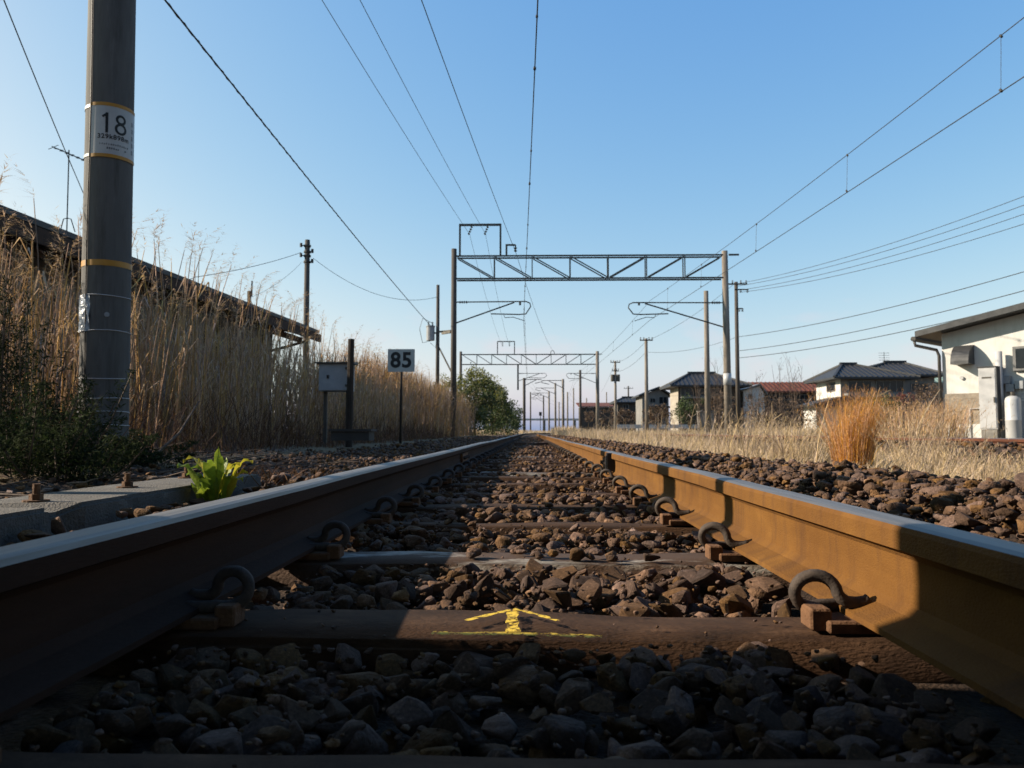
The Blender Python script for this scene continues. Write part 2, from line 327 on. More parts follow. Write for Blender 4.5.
X, Y = np.meshgrid(xs, ys)
Z = ground_z(X, Y) + 0.012*np.sin(X*3.1+Y*1.7)*(np.abs(X)>2.2)*(np.abs(X)<40) + np.where(Y>300,0,0)
nx, ny = len(xs), len(ys)
v = np.stack([X,Y,Z],-1).reshape(-1,3)
ii = (np.arange(ny-1)[:,None]*nx + np.arange(nx-1)[None]).ravel()
t = np.concatenate([np.stack([ii,ii+1,ii+nx+1],-1), np.stack([ii,ii+nx+1,ii+nx],-1)])
ground = np_mesh('ground', v, t, M['ground'], smooth=True); tag(ground, 'brown earth and dead grass on both sides of the line', None, kind='structure')
# ballast bed sheet (fine gravel under the stones), 6 mm above the earth
def bed_sheet(name, cx, x0, x1, y0, y1, nxx, nyy, label):
    a = np.linspace(x0,x1,nxx); b = np.linspace(y0,y1,nyy); A,B = np.meshgrid(a,b); XX = A + cx(B)
    ZZ = ground_z(XX,B) + 0.008
    edge = np.minimum(A-x0, x1-A); ZZ = ZZ - np.where(edge<0.02,0.05,0)
    v = np.stack([XX,B,ZZ],-1).reshape(-1,3); i = (np.arange(nyy-1)[:,None]*nxx+np.arange(nxx-1)[None]).ravel()
    t = np.concatenate([np.stack([i,i+1,i+nxx+1],-1),np.stack([i,i+nxx+1,i+nxx],-1)])
    o = np_mesh(name, v, t, M['bed'], smooth=True); return tag(o, label, None, kind='structure')
bed = bed_sheet('ballast_bed', curve_x, -2.3, 1.95, -3, 240, 60, 260, 'brown stone ballast bed of the near track')
bed2 = bed_sheet('ballast_bed', track2_x, -1.9, 1.9, -3, 240, 24, 200, 'stone ballast bed of the second track at right')

# ------------------------------------------------------------------ sleepers positions
SLY = [0.675, 1.285] + [1.285+0.685*k for k in range(1, 66)]
SLW = 0.20
# ------------------------------------------------------------------ ballast stones
def hull_stone(seed, npts, bevel):
    r = random.Random(seed); bm = bmesh.new()
    ax = (1.0, r.uniform(0.62,0.95), r.uniform(0.42,0.75))
    for k in range(npts):
        d = Vector((r.gauss(0,1),r.gauss(0,1),r.gauss(0,1))).normalized()*r.uniform(0.82,1.0)
        m = max(abs(d.x),abs(d.y),abs(d.z)); d = d*(0.55+0.45/m*0.75)
        bm.verts.new((d.x*ax[0],d.y*ax[1],d.z*ax[2]))
    res = bmesh.ops.convex_hull(bm, input=bm.verts)
    bmesh.ops.delete(bm, geom=[g for g in res['geom_interior'] if isinstance(g, bmesh.types.BMVert)], context='VERTS')
    bmesh.ops.dissolve_limit(bm, angle_limit=0.30, verts=bm.verts, edges=bm.edges)
    if bevel:
        bmesh.ops.bevel(bm, geom=list(bm.edges), offset=bevel, segments=1, affect='EDGES', profile=0.5)
    bmesh.ops.triangulate(bm, faces=bm.faces)
    bmesh.ops.recalc_face_normals(bm, faces=bm.faces)
    bm.verts.ensure_lookup_table()
    v = np.array([x.co[:] for x in bm.verts]); t = np.array([[x.index for x in f.verts] for f in bm.faces]); bm.free()
    return v, t, np.zeros(len(t), dtype=int)
fine = [hull_stone(100+k, random.Random(k).choice((12,14,16)), 0.07) for k in range(22)]
coarse = [hull_stone(300+k, 11, 0) for k in range(16)]
def free_of_track(x, y):
    ok = np.ones(len(x), dtype=bool)
    for s in SLY:
        ok &= ~((np.abs(y-s) < SLW/2+0.012) & (np.abs(x) < 1.04) )
    ok &= ~(np.abs(np.abs(x)-RC) < 0.066)
    ok &= ~((x < -1.09) & (x > -1.46) & (y < 3.45))
    return ok
def scatter(x0,x1,y0,y1,sp,jit=0.5):
    a = np.arange(x0,x1,sp); b = np.arange(y0,y1,sp); A,B = np.meshgrid(a,b)
    A = A + rng.uniform(-jit,jit,A.shape)*sp; B = B + rng.uniform(-jit,jit,B.shape)*sp
    return A.ravel(), B.ravel()
PX=[];PY=[];PZ=[];PS=[]
def layer(x0,x1,y0,y1,sp,smin,smax,dz,spread):
    x,y = scatter(x0,x1,y0,y1,sp); s = rng.uniform(smin,smax,len(x))
    s = np.where(rng.random(len(x))<0.10, s*1.35, s)
    s = np.where((y<1.2)&(s>0.012), s*rng.uniform(0.75,1.35,len(s)), s)
    k = free_of_track(x,y); x,y,s = x[k],y[k],s[k]
    z = ground_z(x,y)+0.008 + dz + rng.uniform(-spread,spread,len(x))
    # heaps: uneven surface
    z -= np.where((y<1.22)&(np.abs(x)<0.9), 0.013, 0.0) + np.where((y>1.38)&(y<4)&(np.abs(x)<0.5), 0.006, 0.0)
    z += 0.012*np.sin(x*9+y*5)+0.010*np.sin(y*13-x*4)
    gap = np.full(len(x), 9.0)
    for q in SLY: gap = np.minimum(gap, np.abs(y-q)-SLW/2)
    inner = np.abs(x) < 1.06
    z = np.where(inner & (y<1.2), np.minimum(z, SL_TOP-0.72*s+0.004), z)
    z = np.where(inner & (gap<0.06), np.minimum(z, SL_TOP-0.45*s), z)
    PX.append(x);PY.append(y);PZ.append(z);PS.append(s)
layer(-1.1,1.75,0.45,4.2,0.050,0.020,0.034,0.010,0.012)
layer(-1.1,1.75,0.45,4.2,0.062,0.022,0.040,0.040,0.012)
layer(-1.1,1.75,0.45,4.2,0.075,0.024,0.044,0.052,0.010)
layer(-1.0,1.6,0.45,2.6,0.026,0.003,0.009,0.052,0.020)
layer(-1.0,1.6,2.6,4.5,0.045,0.006,0.012,0.052,0.020)
def strewn(n, y0, y1, smin, smax):
    y = rng.uniform(y0,y1,n); x = rng.uniform(-0.46,0.46,n); s = rng.uniform(smin,smax,n); gap = np.full(n,9.0)
    for q in SLY: gap = np.minimum(gap, np.abs(y-q))
    k = (gap < SLW/2) & (np.sin(x*7+y*3.7)+rng.normal(size=n)*0.6 > 0.25)
    PX.append(x[k]);PY.append(y[k]);PZ.append(np.full(k.sum(),SL_TOP)+s[k]*0.35);PS.append(s[k])
strewn(900, 1.9, 9, 0.014, 0.032); strewn(2500, 9, 40, 0.022, 0.045); strewn(900, 0.55, 5, 0.002, 0.006)
layer(-2.2,-1.1,1.5,12,0.085,0.018,0.034,0.012,0.012)
layer(1.75,1.95,0.8,9,0.09,0.018,0.034,0.012,0.012)
layer(-1.1,1.8,4.2,12,0.066,0.024,0.042,0.028,0.014)
layer(-2.2,-1.1,12,40,0.17,0.035,0.06,0.02,0.015)
layer(-1.2,1.8,12,24,0.090,0.030,0.052,0.028,0.014)
layer(-1.3,1.8,24,46,0.135,0.042,0.068,0.028,0.014)
px_,py_,pz_,ps_ = map(np.concatenate,(PX,PY,PZ,PS))
# right track shoulder
a,b = scatter(-1.7,1.7,7,34,0.12); a2 = a + track2_x(b); k = np.abs(np.abs(a)-RC) > 0.09
q = ground_z(a2[k],b[k])+0.03
px_ = np.concatenate([px_,a2[k]]); py_ = np.concatenate([py_,b[k]]); pz_ = np.concatenate([pz_,q+rng.uniform(-.012,.012,len(q))]); ps_ = np.concatenate([ps_,rng.uniform(0.035,0.06,len(q))])
n = len(px_)
# view test for the 300 stones that show largest
Rt = np.array(ROT.transposed()); pc = (np.stack([px_,py_,pz_],-1)-np.array(CAM)) @ Rt.T
dep = -pc[:,2]; u = CX+F*pc[:,0]/np.maximum(dep,1e-3); w = CY-F*pc[:,1]/np.maximum(dep,1e-3)
vis = (dep>0.2)&(u>-10)&(u<1034)&(w>380)&(w<778)&(ps_>0.018)&(pz_>ground_z(px_,py_)+0.03)
score = np.where(vis, ps_/np.maximum(dep,0.2), 0); order = np.argsort(-score)
top = order[:300]; rest = np.ones(n,bool); rest[top] = False
fine_me = []
for k,(v,t,mi) in enumerate(fine):
    me = bpy.data.meshes.new('stone'); me.from_pydata([tuple(p) for p in v], [], [tuple(int(i) for i in f) for f in t]); me.materials.append(M['stone']); me.update(); fine_me.append(me)
for j in top:
    o = bpy.data.objects.new('stone', fine_me[random.randrange(len(fine_me))]); COL.objects.link(o); o.parent = bed
    o.location = (px_[j],py_[j],pz_[j]); o.rotation_euler = (random.uniform(-.6,.6),random.uniform(-.6,.6),random.uniform(0,6.28)); s = ps_[j]; o.scale = (s,s,s)
def tilt_rot(n, amt):
    rz = rotz(rng.uniform(0,6.283,n)); q = rng.normal(size=(n,2))*amt
    rx = np.tile(np.eye(3),(n,1,1)); c,s = np.cos(q[:,0]),np.sin(q[:,0]); rx[:,1,1]=c; rx[:,1,2]=-s; rx[:,2,1]=s; rx[:,2,2]=c
    return np.einsum('nij,njk->nik',rz,rx)
near = rest & (py_ < 5.0); far = rest & ~near
V,T,I = instance(fine, rng.integers(0,len(fine),near.sum()), np.stack([px_,py_,pz_],-1)[near], tilt_rot(near.sum(),0.5), ps_[near])
tag(np_mesh('stones', V, T, M['stone_far'], parent=bed), kind='stuff')
V,T,I = instance(coarse, rng.integers(0,len(coarse),far.sum()), np.stack([px_,py_,pz_],-1)[far], tilt_rot(far.sum(),0.4), ps_[far])
tag(np_mesh('stones', V, T, M['stone_far'], parent=bed), kind='stuff')

# ------------------------------------------------------------------ rails
PROFILE = [(-0.0635,-RAILH),(0.0635,-RAILH),(0.0635,-RAILH+0.009),(0.022,-RAILH+0.024),(0.0095,-RAILH+0.036),(0.0075,-0.085),(0.0085,-0.052),(0.015,-0.043),
           (0.0325,-0.036),(0.0325,-0.010),(0.029,-0.003),(0.020,0.0),(0,0.0008),(-0.020,0.0),(-0.029,-0.003),(-0.0325,-0.010),(-0.0325,-0.036),(-0.015,-0.043),
           (-0.0085,-0.052),(-0.0075,-0.085),(-0.0095,-RAILH+0.036),(-0.022,-RAILH+0.024),(-0.0635,-RAILH+0.009)]
def rail(name, off, cx, y0, y1, label, z0=0.0, group=None, rm='rust'):
    yy = list(np.arange(y0,14,0.5))+list(np.arange(14,62,2))+list(np.arange(62,y1,4)); mb = MB(); n = len(PROFILE)
    vs=[]; 
    for y in yy:
        x = float(cx(y))+off; wob = 0.003*math.sin(y*0.9+off)+0.0025*math.sin(y*0.37+2*off)
        for (a,b) in PROFILE: vs.append((x+a+0.0015*math.sin(y*0.7), y, z0+b+(wob if y>2.2 else 0)))
    fs=[];mi=[]
    for i in range(len(yy)-1):
        for k in range(n):
            k2=(k+1)%n; fs.append((i*n+k,i*n+k2,(i+1)*n+k2,(i+1)*n+k)[::-1]); mi.append(1 if 9<=k<=13 else 0)
    fs.append(tuple(range(n))); mi.append(0)
    mb.v=vs; mb.f=fs; mb.mi=mi
    o = mb.build(name,[M[rm],M['railhead']]); 
    for p in o.data.polygons: p.use_smooth = False
    return tag(o,label,'rail',group)
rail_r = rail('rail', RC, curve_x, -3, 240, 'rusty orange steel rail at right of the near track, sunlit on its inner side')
rail_l = rail('rail', -RC, curve_x, -3, 240, 'steel rail at left of the near track, its inner side in dark shadow', rm='rust_shaded')
rail('rail', -RC, track2_x, 2, 240, 'rusty rail of the second track at right, the one nearer the near track', 0.045, rm='rust_red')
rail('rail', RC, track2_x, 2, 240, 'rusty rail of the second track at right, the one nearer the white house', 0.045, rm='rust_red')
# joint of the right rail: fishplate, bolts, dark joint cover
def fishplate(parent, x, y, side):
    m = MB(); m.box((x-0.016 if side<0 else x, y-0.28, -0.118),(x if side<0 else x+0.016, y+0.28,-0.050)); fp = m.build('fishplate', M['plate'], parent)
    for k in (-0.21,-0.08,0.08,0.21):
        m = MB(); xx = x-0.016 if side<0 else x+0.016
        m.tube([(xx,y+k,-0.085),(xx+side*0.022,y+k,-0.085)],0.015,6); m.build('bolt', M['clip'], fp)
fishplate(rail_r, RC-0.010, 5.55, -1)
m = MB(); m.box((RC-0.060,5.12,-0.120),(RC-0.009,5.20,-0.004)); m.box((RC-0.066,5.135,-0.14),(RC-0.058,5.185,-0.02)); m.build('joint_cover', M['black'], rail_r)
fishplate(rail_l, -RC+0.010, 6.9, 1)

# ------------------------------------------------------------------ sleepers with plates and spring clips
def sleeper_mesh(seed):
    r = random.Random(seed); bm = bmesh.new(); bmesh.ops.create_cube(bm, size=1.0)
    for v in bm.verts: v.co = Vector((v.co.x*2.1, v.co.y*SLW, v.co.z*0.14-0.07))
    bmesh.ops.bevel(bm, geom=list(bm.edges), offset=0.012, segments=2, affect='EDGES')
    es = [e for e in bm.edges if abs(e.verts[0].co.x-e.verts[1].co.x) > 1.0]
    bmesh.ops.subdivide_edges(bm, edges=es, cuts=40, use_grid_fill=True)
    for v in bm.verts:
        p = v.co; q = Vector((p.x*5+seed*7.3,p.y*9,p.z*9))
        nz = mnoise.noise(q)*0.008 + mnoise.noise(Vector((p.x*1.7+seed*3.1,p.y*4,2.0)))*0.012
        if p.z > -0.03: p.z += nz*0.6 - 0.004*(abs(p.y)>SLW*0.36)
        p.y += nz*1.0*(1 if p.y>0 else -1)
    me = bpy.data.meshes.new('sleeper'); bm.to_mesh(me); bm.free(); me.polygons.foreach_set('use_smooth',[True]*len(me.polygons)); return me
sl_dark = []; sl_pale = []
for k in range(6):
    a = sleeper_mesh(k+1); a.materials.append(M['sleeper']); sl_dark.append(a)
for k in range(2):
    a = sleeper_mesh(k+21); a.materials.append(M['sleeper_pale']); sl_pale.append(a)
def clip_mesh():
    m = MB(); p = []
    p += [(0.074,0.023,-0.024),(0.066,0.019,-0.024),(0.050,0.018,-0.024),(0.035,0.020,-0.023),(0.025,0.027,-0.022)]
    for k in range(18):
        a = R(-2+k*16.6); p.append((-0.014+0.034*math.cos(a), 0.036+0.029*math.sin(a), -0.021+0.038*k/17))
    p += [(0.006,0.009,0.018),(0.024,0.008,0.021),(0.044,0.008,0.024),(0.060,0.009,0.026)]
    m.tube([(a,c,b) for a,b,c in p], 0.0108, 8)
    me = bpy.data.meshes.new('spring_clip'); me.from_pydata([tuple(v) for v in m.v],[],m.f); me.materials.append(M['clip']); me.polygons.foreach_set('use_smooth',[True]*len(me.polygons)); me.update(); return me
def plate_mesh():
    m = MB(); m.box((-0.104,-0.060,-0.019),(0.104,0.060,-0.001))
    for s in (-1,1):
        m.box((s*0.110-0.016,-0.046,-0.018),(s*0.110+0.016,0.004,0.015)); 
    bm = bmesh.new(); me = bpy.data.meshes.new('tie_plate'); me.from_pydata([tuple(v) for v in m.v],[],m.f); bm.from_mesh(me)
    bmesh.ops.bevel(bm, geom=list(bm.edges), offset=0.003, segments=1, affect='EDGES'); bm.to_mesh(me); bm.free(); me.materials.append(M['plate']); return me
CLIP = clip_mesh(); PLATE = plate_mesh()
ORD = ['nearest','first','second','third','fourth','fifth','sixth','seventh','eighth']
for k, y in enumerate(SLY):
    pale = k in (2, 8, 14, 25)
    me = (sl_pale if pale else sl_dark)[k % (2 if pale else 6)]
    o = bpy.data.objects.new('sleeper', me); COL.objects.link(o)
    o.location = (0, y, SL_TOP + random.uniform(-0.003,0.003) + (0.004 if k==0 else 0)); o.rotation_euler = (0, 0, random.uniform(-0.01,0.01))
    if k == 0: lab = 'dark timber sleeper across the bottom edge, nearest of all, in shadow'
    elif k == 1: lab = 'brown timber sleeper with a yellow painted arrow mark on its top'
    elif k == 2: lab = 'bleached grey topped sleeper just beyond the one with the yellow arrow'
    elif k < 8: lab = ['','','','first','second','third','fourth','fifth'][k] + ' brown timber sleeper beyond the bleached grey topped one'
    elif k == 8: lab = 'pale weathered sleeper well up the track, a light line across the stones'
    elif pale: lab = 'pale weathered sleeper, ' + {14:'nearer', 25:'farther'}[k] + ' of the two far up the near track'
    elif k <= 24: lab = ['eighth','ninth','tenth','eleventh','twelfth','thirteenth','fourteenth','fifteenth','sixteenth','seventeenth','eighteenth','nineteenth','twentieth','twenty-first','twenty-second','twenty-third'][k-9] + ' timber sleeper up the track counting from the one beyond the yellow arrow'
    else: lab = 'dark timber sleeper in the ballast farther up the near track'
    tag(o, lab, 'sleeper', 'timber sleepers of the near track')
    if k < 34:
        for sx_ in (-1,1):
            p = link('tie_plate', PLATE, o, (sx_*RC, 0, 0.019))
            for so in (-1,1):
                if k == 0: continue
                c = link('spring_clip', CLIP, p, (so*0.092, 0, 0.001)); c.scale = (0.86,0.95,0.90)
                c.rotation_euler = (0,0, 0 if so<0 else math.pi)
                if so<0: c.rotation_euler = (random.uniform(-.05,.05),random.uniform(-.06,.06),random.uniform(-.12,.12))
# yellow painted mark on the second sleeper
sl1 = [o for o in bpy.data.objects if o.name.startswith('sleeper') and abs(o.location.y-1.285)<0.01][0]
def stroke(m, pts, w, z, jag=0.25, N=26):
    """hand painted stroke with an uneven edge"""
    L=[];Rr=[]
    for i in range(N+1):
        f=i/N*(len(pts)-1); j=min(int(f),len(pts)-2); t=f-j
        p=Vector(pts[j]).lerp(Vector(pts[j+1]),t); d=(Vector(pts[j+1])-Vector(pts[j])).normalized(); q=Vector((-d.y,d.x))
        ww=w*(1+random.uniform(-jag,jag)); L.append((p.x+q.x*ww/2,p.y+q.y*ww/2,z)); Rr.append((p.x-q.x*ww/2,p.y-q.y*ww/2,z))
    vs=[];fs=[]
    for a,b in zip(L,Rr): vs+=[a,b]
    for i in range(N): fs.append((2*i,2*i+1,2*i+3,2*i+2))
    m.add(vs,fs)
# ------------------------------------------------------------------ left concrete plinth with anchor bolts
def slab():
    bm = bmesh.new(); bmesh.ops.create_cube(bm, size=1.0)
    for v in bm.verts: v.co = Vector((-1.275+v.co.x*0.29, 0.95+v.co.y*4.9, -0.175+v.co.z*0.25))
    bmesh.ops.bevel(bm, geom=list(bm.edges), offset=0.010, segments=2, affect='EDGES')
    es=[e for e in bm.edges if abs(e.verts[0].co.y-e.verts[1].co.y)>1]; bmesh.ops.subdivide_edges(bm, edges=es, cuts=90, use_grid_fill=True)
    for v in bm.verts:
        p=v.co; d=mnoise.noise(Vector((p.x*6,p.y*4,p.z*6)))*0.008
        if p.x>-1.2: p.x+=d
        if p.z>-0.08: p.z+=d*0.3
        if p.x>-1.15 and p.z>-0.08 and 1.93<p.y<2.02: p.x-=0.035; p.z-=0.02
    me=bpy.data.meshes.new('concrete_plinth'); bm.to_mesh(me); bm.free(); me.materials.append(M['plinth'])
    o=link('concrete_plinth',me); tag(o,'long low concrete plinth with rusty anchor bolts left of the near track','plinth')
    for (x,y) in ((-1.265,2.06),(-1.29,2.58),(-1.33,3.12),(-1.25,1.5)):
        m=MB(); m.tube([(x,y,-0.052),(x,y,-0.004)],0.010,8); b=m.build('anchor_bolt',M['plate'],o)
        m=MB(); m.tube([(x,y,-0.046),(x,y,-0.030)],0.017,6); m.build('nut',M['plate'],b)
        m=MB(); m.tube([(x,y,-0.050),(x,y,-0.0455)],0.032,12); m.build('washer',M['plate'],b)
slab()
def G(px, py, z):
    """point of the plane at height z seen at a pixel"""
    v = ROT @ Vector(((px-CX)/F, -(py-CY)/F, -1.0)); return CAM + v*((z-CAM.z)/v.z)
zt = SL_TOP+0.004
def GP(*pts): return [tuple(G(a,b,zt).xy) for a,b in pts]
def paint():
    parts=[]
    m=MB(); stroke(m,GP((432,634.5),(455,635.5),(513,635.5),(560,637),(602,638.5)),0.0155,zt+0.0030,0.4,40)
    stroke(m,GP((513,634.5),(512,622),(513,612.5)),0.019,zt+0.0040,0.35,8)
    stroke(m,GP((466,623.5),(488,618),(513,612.2)),0.010,zt+0.0050,0.4,12)
    stroke(m,GP((513,612.2),(535,617.5),(558,624.5)),0.011,zt+0.0060,0.4,12)
    o=m.build('painted_arrow',M['paint'],sl1); tag(o,'yellow painted arrow over a line')
    o.rotation_euler=(0,0,-sl1.rotation_euler.z)
paint()

# ------------------------------------------------------------------ trackside structures
def text_mesh(s, size, name='text'):
    cu = bpy.data.curves.new(name,'FONT'); cu.body = s; cu.size = size; cu.align_x='CENTER'; cu.align_y='CENTER'; cu.resolution_u=4
    o = bpy.data.objects.new(name,cu); COL.objects.link(o); dg = bpy.context.evaluated_depsgraph_get(); dg.update()
    me = bpy.data.meshes.new_from_object(o.evaluated_get(dg)); bpy.data.objects.remove(o); bpy.data.curves.remove(cu)
    return me
def text_data(s,size,bold=0.0):
    me = text_mesh(s,size); vs=[v.co.copy() for v in me.vertices]; fs=[tuple(p.vertices) for p in me.polygons]; bpy.data.meshes.remove(me); return vs,fs
# --- pole 18
def pole18():
    base = P(103.5,432,6.0); bx,by = base.x,base.y; b0=gz(bx,by)-0.3
    root = empty('concrete_mast',(bx,by,gz(bx,by)),'thick grey concrete line mast with number plate 18 at left','mast')
    def cx(z): return (bx-0.010*(z-0.1), by)
    rad = lambda z: 0.174-0.0018*z
    m=MB(); zs=np.linspace(b0,9.0,24); m.tube([(*cx(z),z) for z in zs],[rad(z) for z in zs],40); m.build('shaft',M['pole_conc'],root,smooth=True)
    ang0 = math.atan2(CAM.y-by, CAM.x-bx)          # towards the track side viewer
    def shell(name,z0,z1,a0,a1,dr,mat,parent=root,nz=2,warp=None):
        m=MB(); N=40; vs=[];fs=[]
        for j in range(nz+1):
            z=z0+(z1-z0)*j/nz
            for i in range(N+1):
                a=ang0+R(a0+(a1-a0)*i/N); r=rad(z)+dr+(warp(i/N,j/nz) if warp else 0); c=cx(z); vs.append((c[0]+r*math.cos(a),c[1]+r*math.sin(a),z))
        for j in range(nz):
            for i in range(N): fs.append((j*(N+1)+i,j*(N+1)+i+1,(j+1)*(N+1)+i+1,(j+1)*(N+1)+i))
        m.add(vs,fs); return m.build(name,mat,parent,smooth=True)
    zp=lambda py: P(110,py,6.0-0.17).z
    z_top, z_bot = zp(104.5), zp(153.5)
    pl=shell('number_plate',z_bot,z_top,-48,84,0.004,M['white'])
    def wrap(vs,fs,zc,a_c,name,mat,dr=0.0055):
        m=MB(); out=[]
        for v in vs:
            z=zc+v.y; r=rad(z)+dr; c=cx(z); a=ang0+R(a_c)+v.x/0.175; out.append((c[0]+r*math.cos(a),c[1]+r*math.sin(a),z))
        m.add(out,fs); return m.build(name,mat,pl)
    def thick(s,size,zc,ac,name,mat,emb=0.003,spacing=1.0):
        cu=bpy.data.curves.new('t','FONT'); cu.body=s; cu.size=size; cu.align_x='CENTER'; cu.align_y='CENTER'; cu.offset=emb; cu.space_character=spacing; cu.resolution_u=6
        o=bpy.data.objects.new('t',cu); COL.objects.link(o); dg=bpy.context.evaluated_depsgraph_get(); dg.update(); me=bpy.data.meshes.new_from_object(o.evaluated_get(dg))
        bm=bmesh.new(); bm.from_mesh(me); bmesh.ops.triangulate(bm,faces=bm.faces)
        for _ in range(4):
            es=[e for e in bm.edges if e.calc_length()>0.018]
            if es: bmesh.ops.subdivide_edges(bm,edges=es,cuts=1); bmesh.ops.triangulate(bm,faces=bm.faces)
        bm.to_mesh(me); bm.free()
        bpy.data.objects.remove(o); wrap([v.co.copy() for v in me.vertices],[tuple(p.vertices) for p in me.polygons],zc,ac,name,mat)
    def digits():
        vs=[];fs=[]
        def quadstrip(pts,w):
            for j in range(len(pts)-1):
                a_=Vector(pts[j]);b_=Vector(pts[j+1]);d_=(b_-a_).normalized();q_=Vector((-d_.y,d_.x,0))*w/2; o_=len(vs)
                vs.extend([a_-q_-d_*w*0.2,b_-q_+d_*w*0.2,b_+q_+d_*w*0.2,a_+q_-d_*w*0.2]); fs.append((o_,o_+1,o_+2,o_+3))
        quadstrip([(-0.045,-0.074+0.0185*k,0) for k in range(9)],0.019); quadstrip([(-0.047,0.066,0),(-0.060,0.056,0),(-0.074,0.047,0)],0.017)
        for cy,ry,rx in ((0.038,0.030,0.030),(-0.034,0.036,0.036)): quadstrip([(0.055+rx*math.cos(a),cy+ry*math.sin(a),0) for a in np.linspace(0,2*math.pi,25)],0.018)
        wrap(vs,fs,zp(122.0),8,'number',M['black'])
    digits()
    thick('329k898m',0.050,zp(135.8),10,'kilometre_figures',M['black'],0.0012,1.12)
    r=random.Random(3); m=MB()
    def mark(x,y,w,h): return [Vector((x,y,0)),Vector((x+w,y,0)),Vector((x+w,y+h,0)),Vector((x,y+h,0))]
    vs=[];fs=[]
    def addm(q): fs.append(tuple(range(len(vs),len(vs)+4))); vs.extend(q)
    for k in range(14): addm(mark(-0.105+k*0.0155,-0.009,0.009*r.uniform(.5,1),0.016*r.uniform(.6,1)))
    for k in range(6): addm(mark(-0.055+k*0.0155,-0.040,0.010*r.uniform(.6,1),0.016*r.uniform(.6,1)))
    addm(mark(0.075,-0.040,0.012,0.012))
    wrap(vs,fs,zp(143.0),12,'small_print',M['greyprint'])
    vs=[];fs=[]
    for k in range(5):                      # five upright characters on the edge of the plate
        y=0.105-k*0.055
        for (a,b,w,h) in ((-.013,.008,.026,.005),(-.013,-.004,.026,.004),(-.002,-.016,.005,.034),(-.012,-.016,.010,.005),(.004,-.014,.010,.005)): addm(mark(a,b+y,w,h))
    wrap(vs,fs,zp(130.5),62,'upright_print',M['greyprint'])
    shell('amber_band',z_top-0.004,z_top+0.022,-46,82,0.006,M['orange'],pl); shell('amber_band',z_bot-0.022,z_bot+0.004,-46,82,0.006,M['orange'],pl)
    shell('white_strap',z_top-0.012,z_top+0.012,-200,-47,0.004,M['white'],pl); shell('white_strap',z_bot-0.012,z_bot+0.010,-200,-47,0.004,M['white'],pl)
    zy=zp(262); shell('yellow_band',zy-0.022,zy+0.022,-180,180,0.003,M['orange'])
    for py in (294.5,330,378,398,411.5,425):
        z=zp(py); m=MB(); c=cx(z); r_=rad(z)+0.003; m.tube([(c[0]+r_*math.cos(a),c[1]+r_*math.sin(a),z+0.004*math.sin(a*2+py)) for a in np.linspace(0,2*math.pi,41)],0.0035,6); m.build('wire_ring',M['greybox_pale'],root)
    shell('plastic_sheet',zp(331),zp(294),-92,-38,0.006,M['bluesheet'],nz=6,warp=lambda a,b:0.006*math.sin(a*17+b*9))
    a=ang0+R(-50); m=MB(); m.tube([(cx(z)[0]+(rad(z)+0.006)*math.cos(a+0.03*math.sin(z*3)),cx(z)[1]+(rad(z)+0.006)*math.sin(a+0.03*math.sin(z*3)),z) for z in np.linspace(0.0,7.5,50)],0.0045,6); m.build('earth_cable',M['wire'],root)
    z=zp(314); a=ang0+R(2); c=cx(z); m=MB(); q=Vector((math.cos(a),math.sin(a),0)); p=Vector((c[0],c[1],z))+q*(rad(z)-0.004); m.tube([p,p+q*0.008],0.018,14); m.build('plug',M['greybox'],root)
    # cable bracket higher up the mast
    m=MB(); m.bar((bx,by,4.66),(bx-0.62,by,4.66),0.05); m.build('cable_bracket',M['steel'],root)
    return bx,by
P18 = pole18()

# --- speed sign 85
def sign85():
    c=P(401.3,360.5,15.0); root=empty('speed_sign',(c.x,c.y,gz(c.x,c.y)),'white square speed sign reading 85 on a thin dark post','sign')
    w=0.255; h=0.215
    m=MB(); m.box((c.x-w,c.y-0.012,c.z-h),(c.x+w,c.y+0.004,c.z+h)); m.build('panel',M['signwhite'],root)
    cu=bpy.data.curves.new('t','FONT'); cu.body='85'; cu.size=0.40; cu.align_x='CENTER'; cu.align_y='CENTER'; cu.offset=0.012; cu.space_character=1.08
    o=bpy.data.objects.new('t',cu); COL.objects.link(o); dg=bpy.context.evaluated_depsgraph_get(); dg.update(); me=bpy.data.meshes.new_from_object(o.evaluated_get(dg)); bpy.data.objects.remove(o)
    m=MB(); m.add([(c.x+v.co.x*0.98,c.y-0.016,c.z+v.co.y-0.005) for v in me.vertices],[tuple(p.vertices) for p in me.polygons]); m.build('figures',M['black'],root)
    m=MB(); m.tube([(c.x-0.01,c.y+0.03,gz(c.x,c.y)-0.2),(c.x,c.y+0.03,c.z+h*0.6)],0.024,8); m.build('post',M['darkwood'],root,smooth=True)
sign85()
